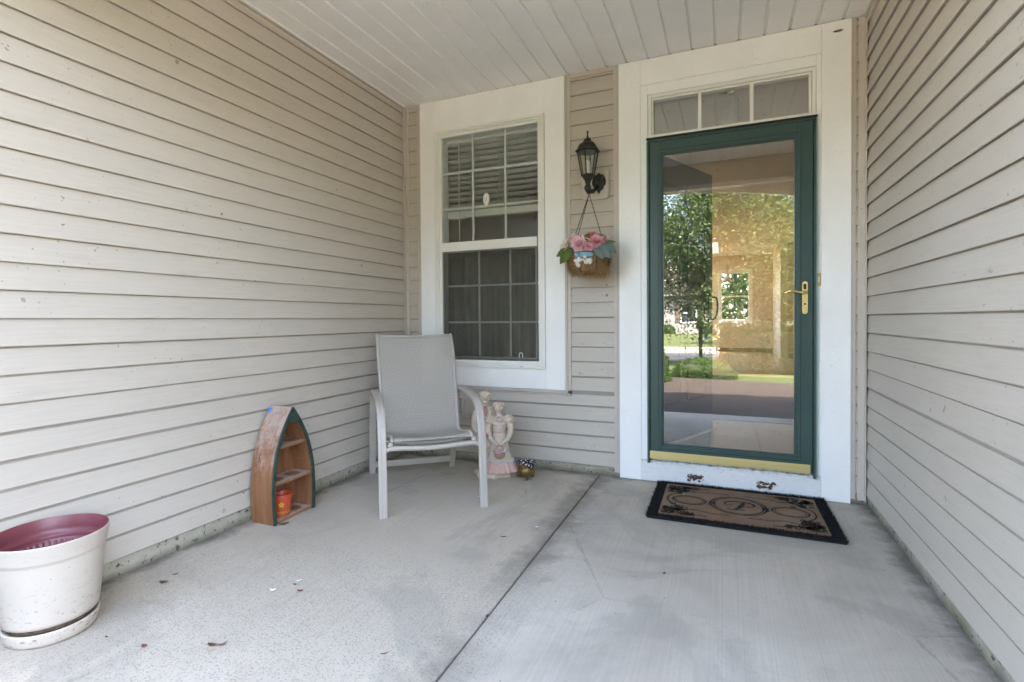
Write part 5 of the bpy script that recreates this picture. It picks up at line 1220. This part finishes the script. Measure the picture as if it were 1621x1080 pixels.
# ================================================================== litter on the slab
M['dry_leaf'] = simple('dry_brown_leaf', (.10, .048, .028), .8, var=.4, vs_=50); M['chip'] = simple('white_paint_chip', (.70, .70, .68), .7)
def crumb(name, label, cat, x, y, L, w, rz, mt, seed, curl=.35, grp=None):
    rr = random.Random(seed); m = MB(); N = 7; vs = []
    for i in range(N+1):
        u = i/N; ww = w*.5*math.sin(math.pi*(.10+.84*u))*rr.uniform(.7, 1.15); z = .0025+L*curl*(u-.5)**2*1.5
        for j in (-1, 0, 1): vs.append(((u-.5)*L, j*ww, z+abs(j)*w*curl*.35*rr.uniform(.4, 1)))
    m.add(vs, [(3*i+j, 3*i+j+1, 3*i+j+4, 3*i+j+3) for i in range(N) for j in range(2)])
    me = m.mesh(name, mt); o = bpy.data.objects.new(name, me); o.location = (x, y, 0); o.rotation_euler = (0, 0, rz); COL.objects.link(o); md = o.modifiers.new('t', 'SOLIDIFY'); md.thickness = .0012
    tag(o, label, cat, grp); return o
DL = M['dry_leaf']
crumb('dry_leaf', 'dark dry leaf lying between the planter and the shelf by the side wall', 'leaf', .235, -2.150, .034, .022, .5, DL, 1)
crumb('dry_leaf', 'slim dry leaf scrap just beyond the dark leaf by the side wall', 'leaf', .215, -2.085, .024, .009, 1.1, DL, 2)
crumb('dry_leaf', 'reddish dry leaf scrap on the pitted slab before the planter', 'leaf', .588, -2.453, .020, .016, .3, simple('reddish_leaf', (.20, .062, .04), .8), 3)
crumb('dry_leaf', 'curled dark leaf in the little pile on the pitted slab', 'leaf', .790, -2.362, .034, .016, .2, DL, 4, .3)
crumb('dry_leaf', 'brown split leaf in the little pile on the pitted slab', 'leaf', .818, -2.348, .030, .011, 1.0, simple('brown_leaf', (.16, .08, .05), .8), 5, .5)
crumb('straw_scrap', 'pale straw scrap in the little pile on the pitted slab', 'straw', .806, -2.385, .026, .012, .7, simple('straw', (.42, .33, .20), .8), 6)
crumb('dry_leaf', 'reddish leaf scrap amid the slab between shelf and slab joint', 'leaf', .800, -1.985, .024, .012, .4, bpy.data.materials['reddish_leaf'], 7)
crumb('dry_leaf', 'tiny dark leaf scrap on the slab beside the white chip', 'leaf', .745, -1.955, .016, .010, .2, DL, 8)
crumb('paint_chip', 'curled white paint chip lying on the slab before the shelf', 'chip', .700, -2.025, .022, .014, .6, M['chip'], 9, .7)
crumb('paint_chip', 'thin white paint chip near the curled one on the slab', 'chip', .735, -1.925, .024, .007, .9, M['chip'], 10, .3)
crumb('dry_leaf', 'dark leaf scrap between the chair and the slab joint', 'leaf', 1.342, -1.209, .032, .010, .4, DL, 11)
crumb('paint_chip', 'white paint chip under the chair by its front leg', 'chip', .985, -.735, .026, .014, .3, M['chip'], 12, .4)
crumb('paint_chip', 'white paint chip near the slab joint in front of the chair', 'chip', 1.452, -1.03, .018, .010, .2, M['chip'], 13, .3)
crumb('dry_leaf', 'tiny dark twig on the pitted slab near the joint', 'leaf', 1.338, -2.180, .026, .006, .8, DL, 14)
crumb('dry_leaf', 'brown leaf scrap in the slab joint', 'leaf', 1.552, -1.86, .022, .010, 1.5, DL, 15)
crumb('straw_scrap', 'pale straw scrap on the slab in front of the doormat', 'straw', 1.985, -1.365, .040, .006, .1, bpy.data.materials['straw'], 16, .2)
crumb('dry_leaf', 'dark crumb of leaf beside the straw scrap', 'leaf', 2.10, -1.29, .016, .010, .9, DL, 17)
crumb('dry_leaf', 'dry brown leaf tucked under the front edge of the boat shelf', 'leaf', .215, -1.500, .060, .024, .7, DL, 18, .3)
crumb('plastic_scrap', 'bright blue plastic scrap on the slab behind the chair', 'scrap', .170, -.045, .030, .018, .3, simple('blue_plastic', (.02, .06, .42), .4), 19)
crumb('dry_leaf', 'dark leaf crumbs beside the planter on the slab', 'leaf', .42, -2.47, .012, .008, .3, DL, 20)
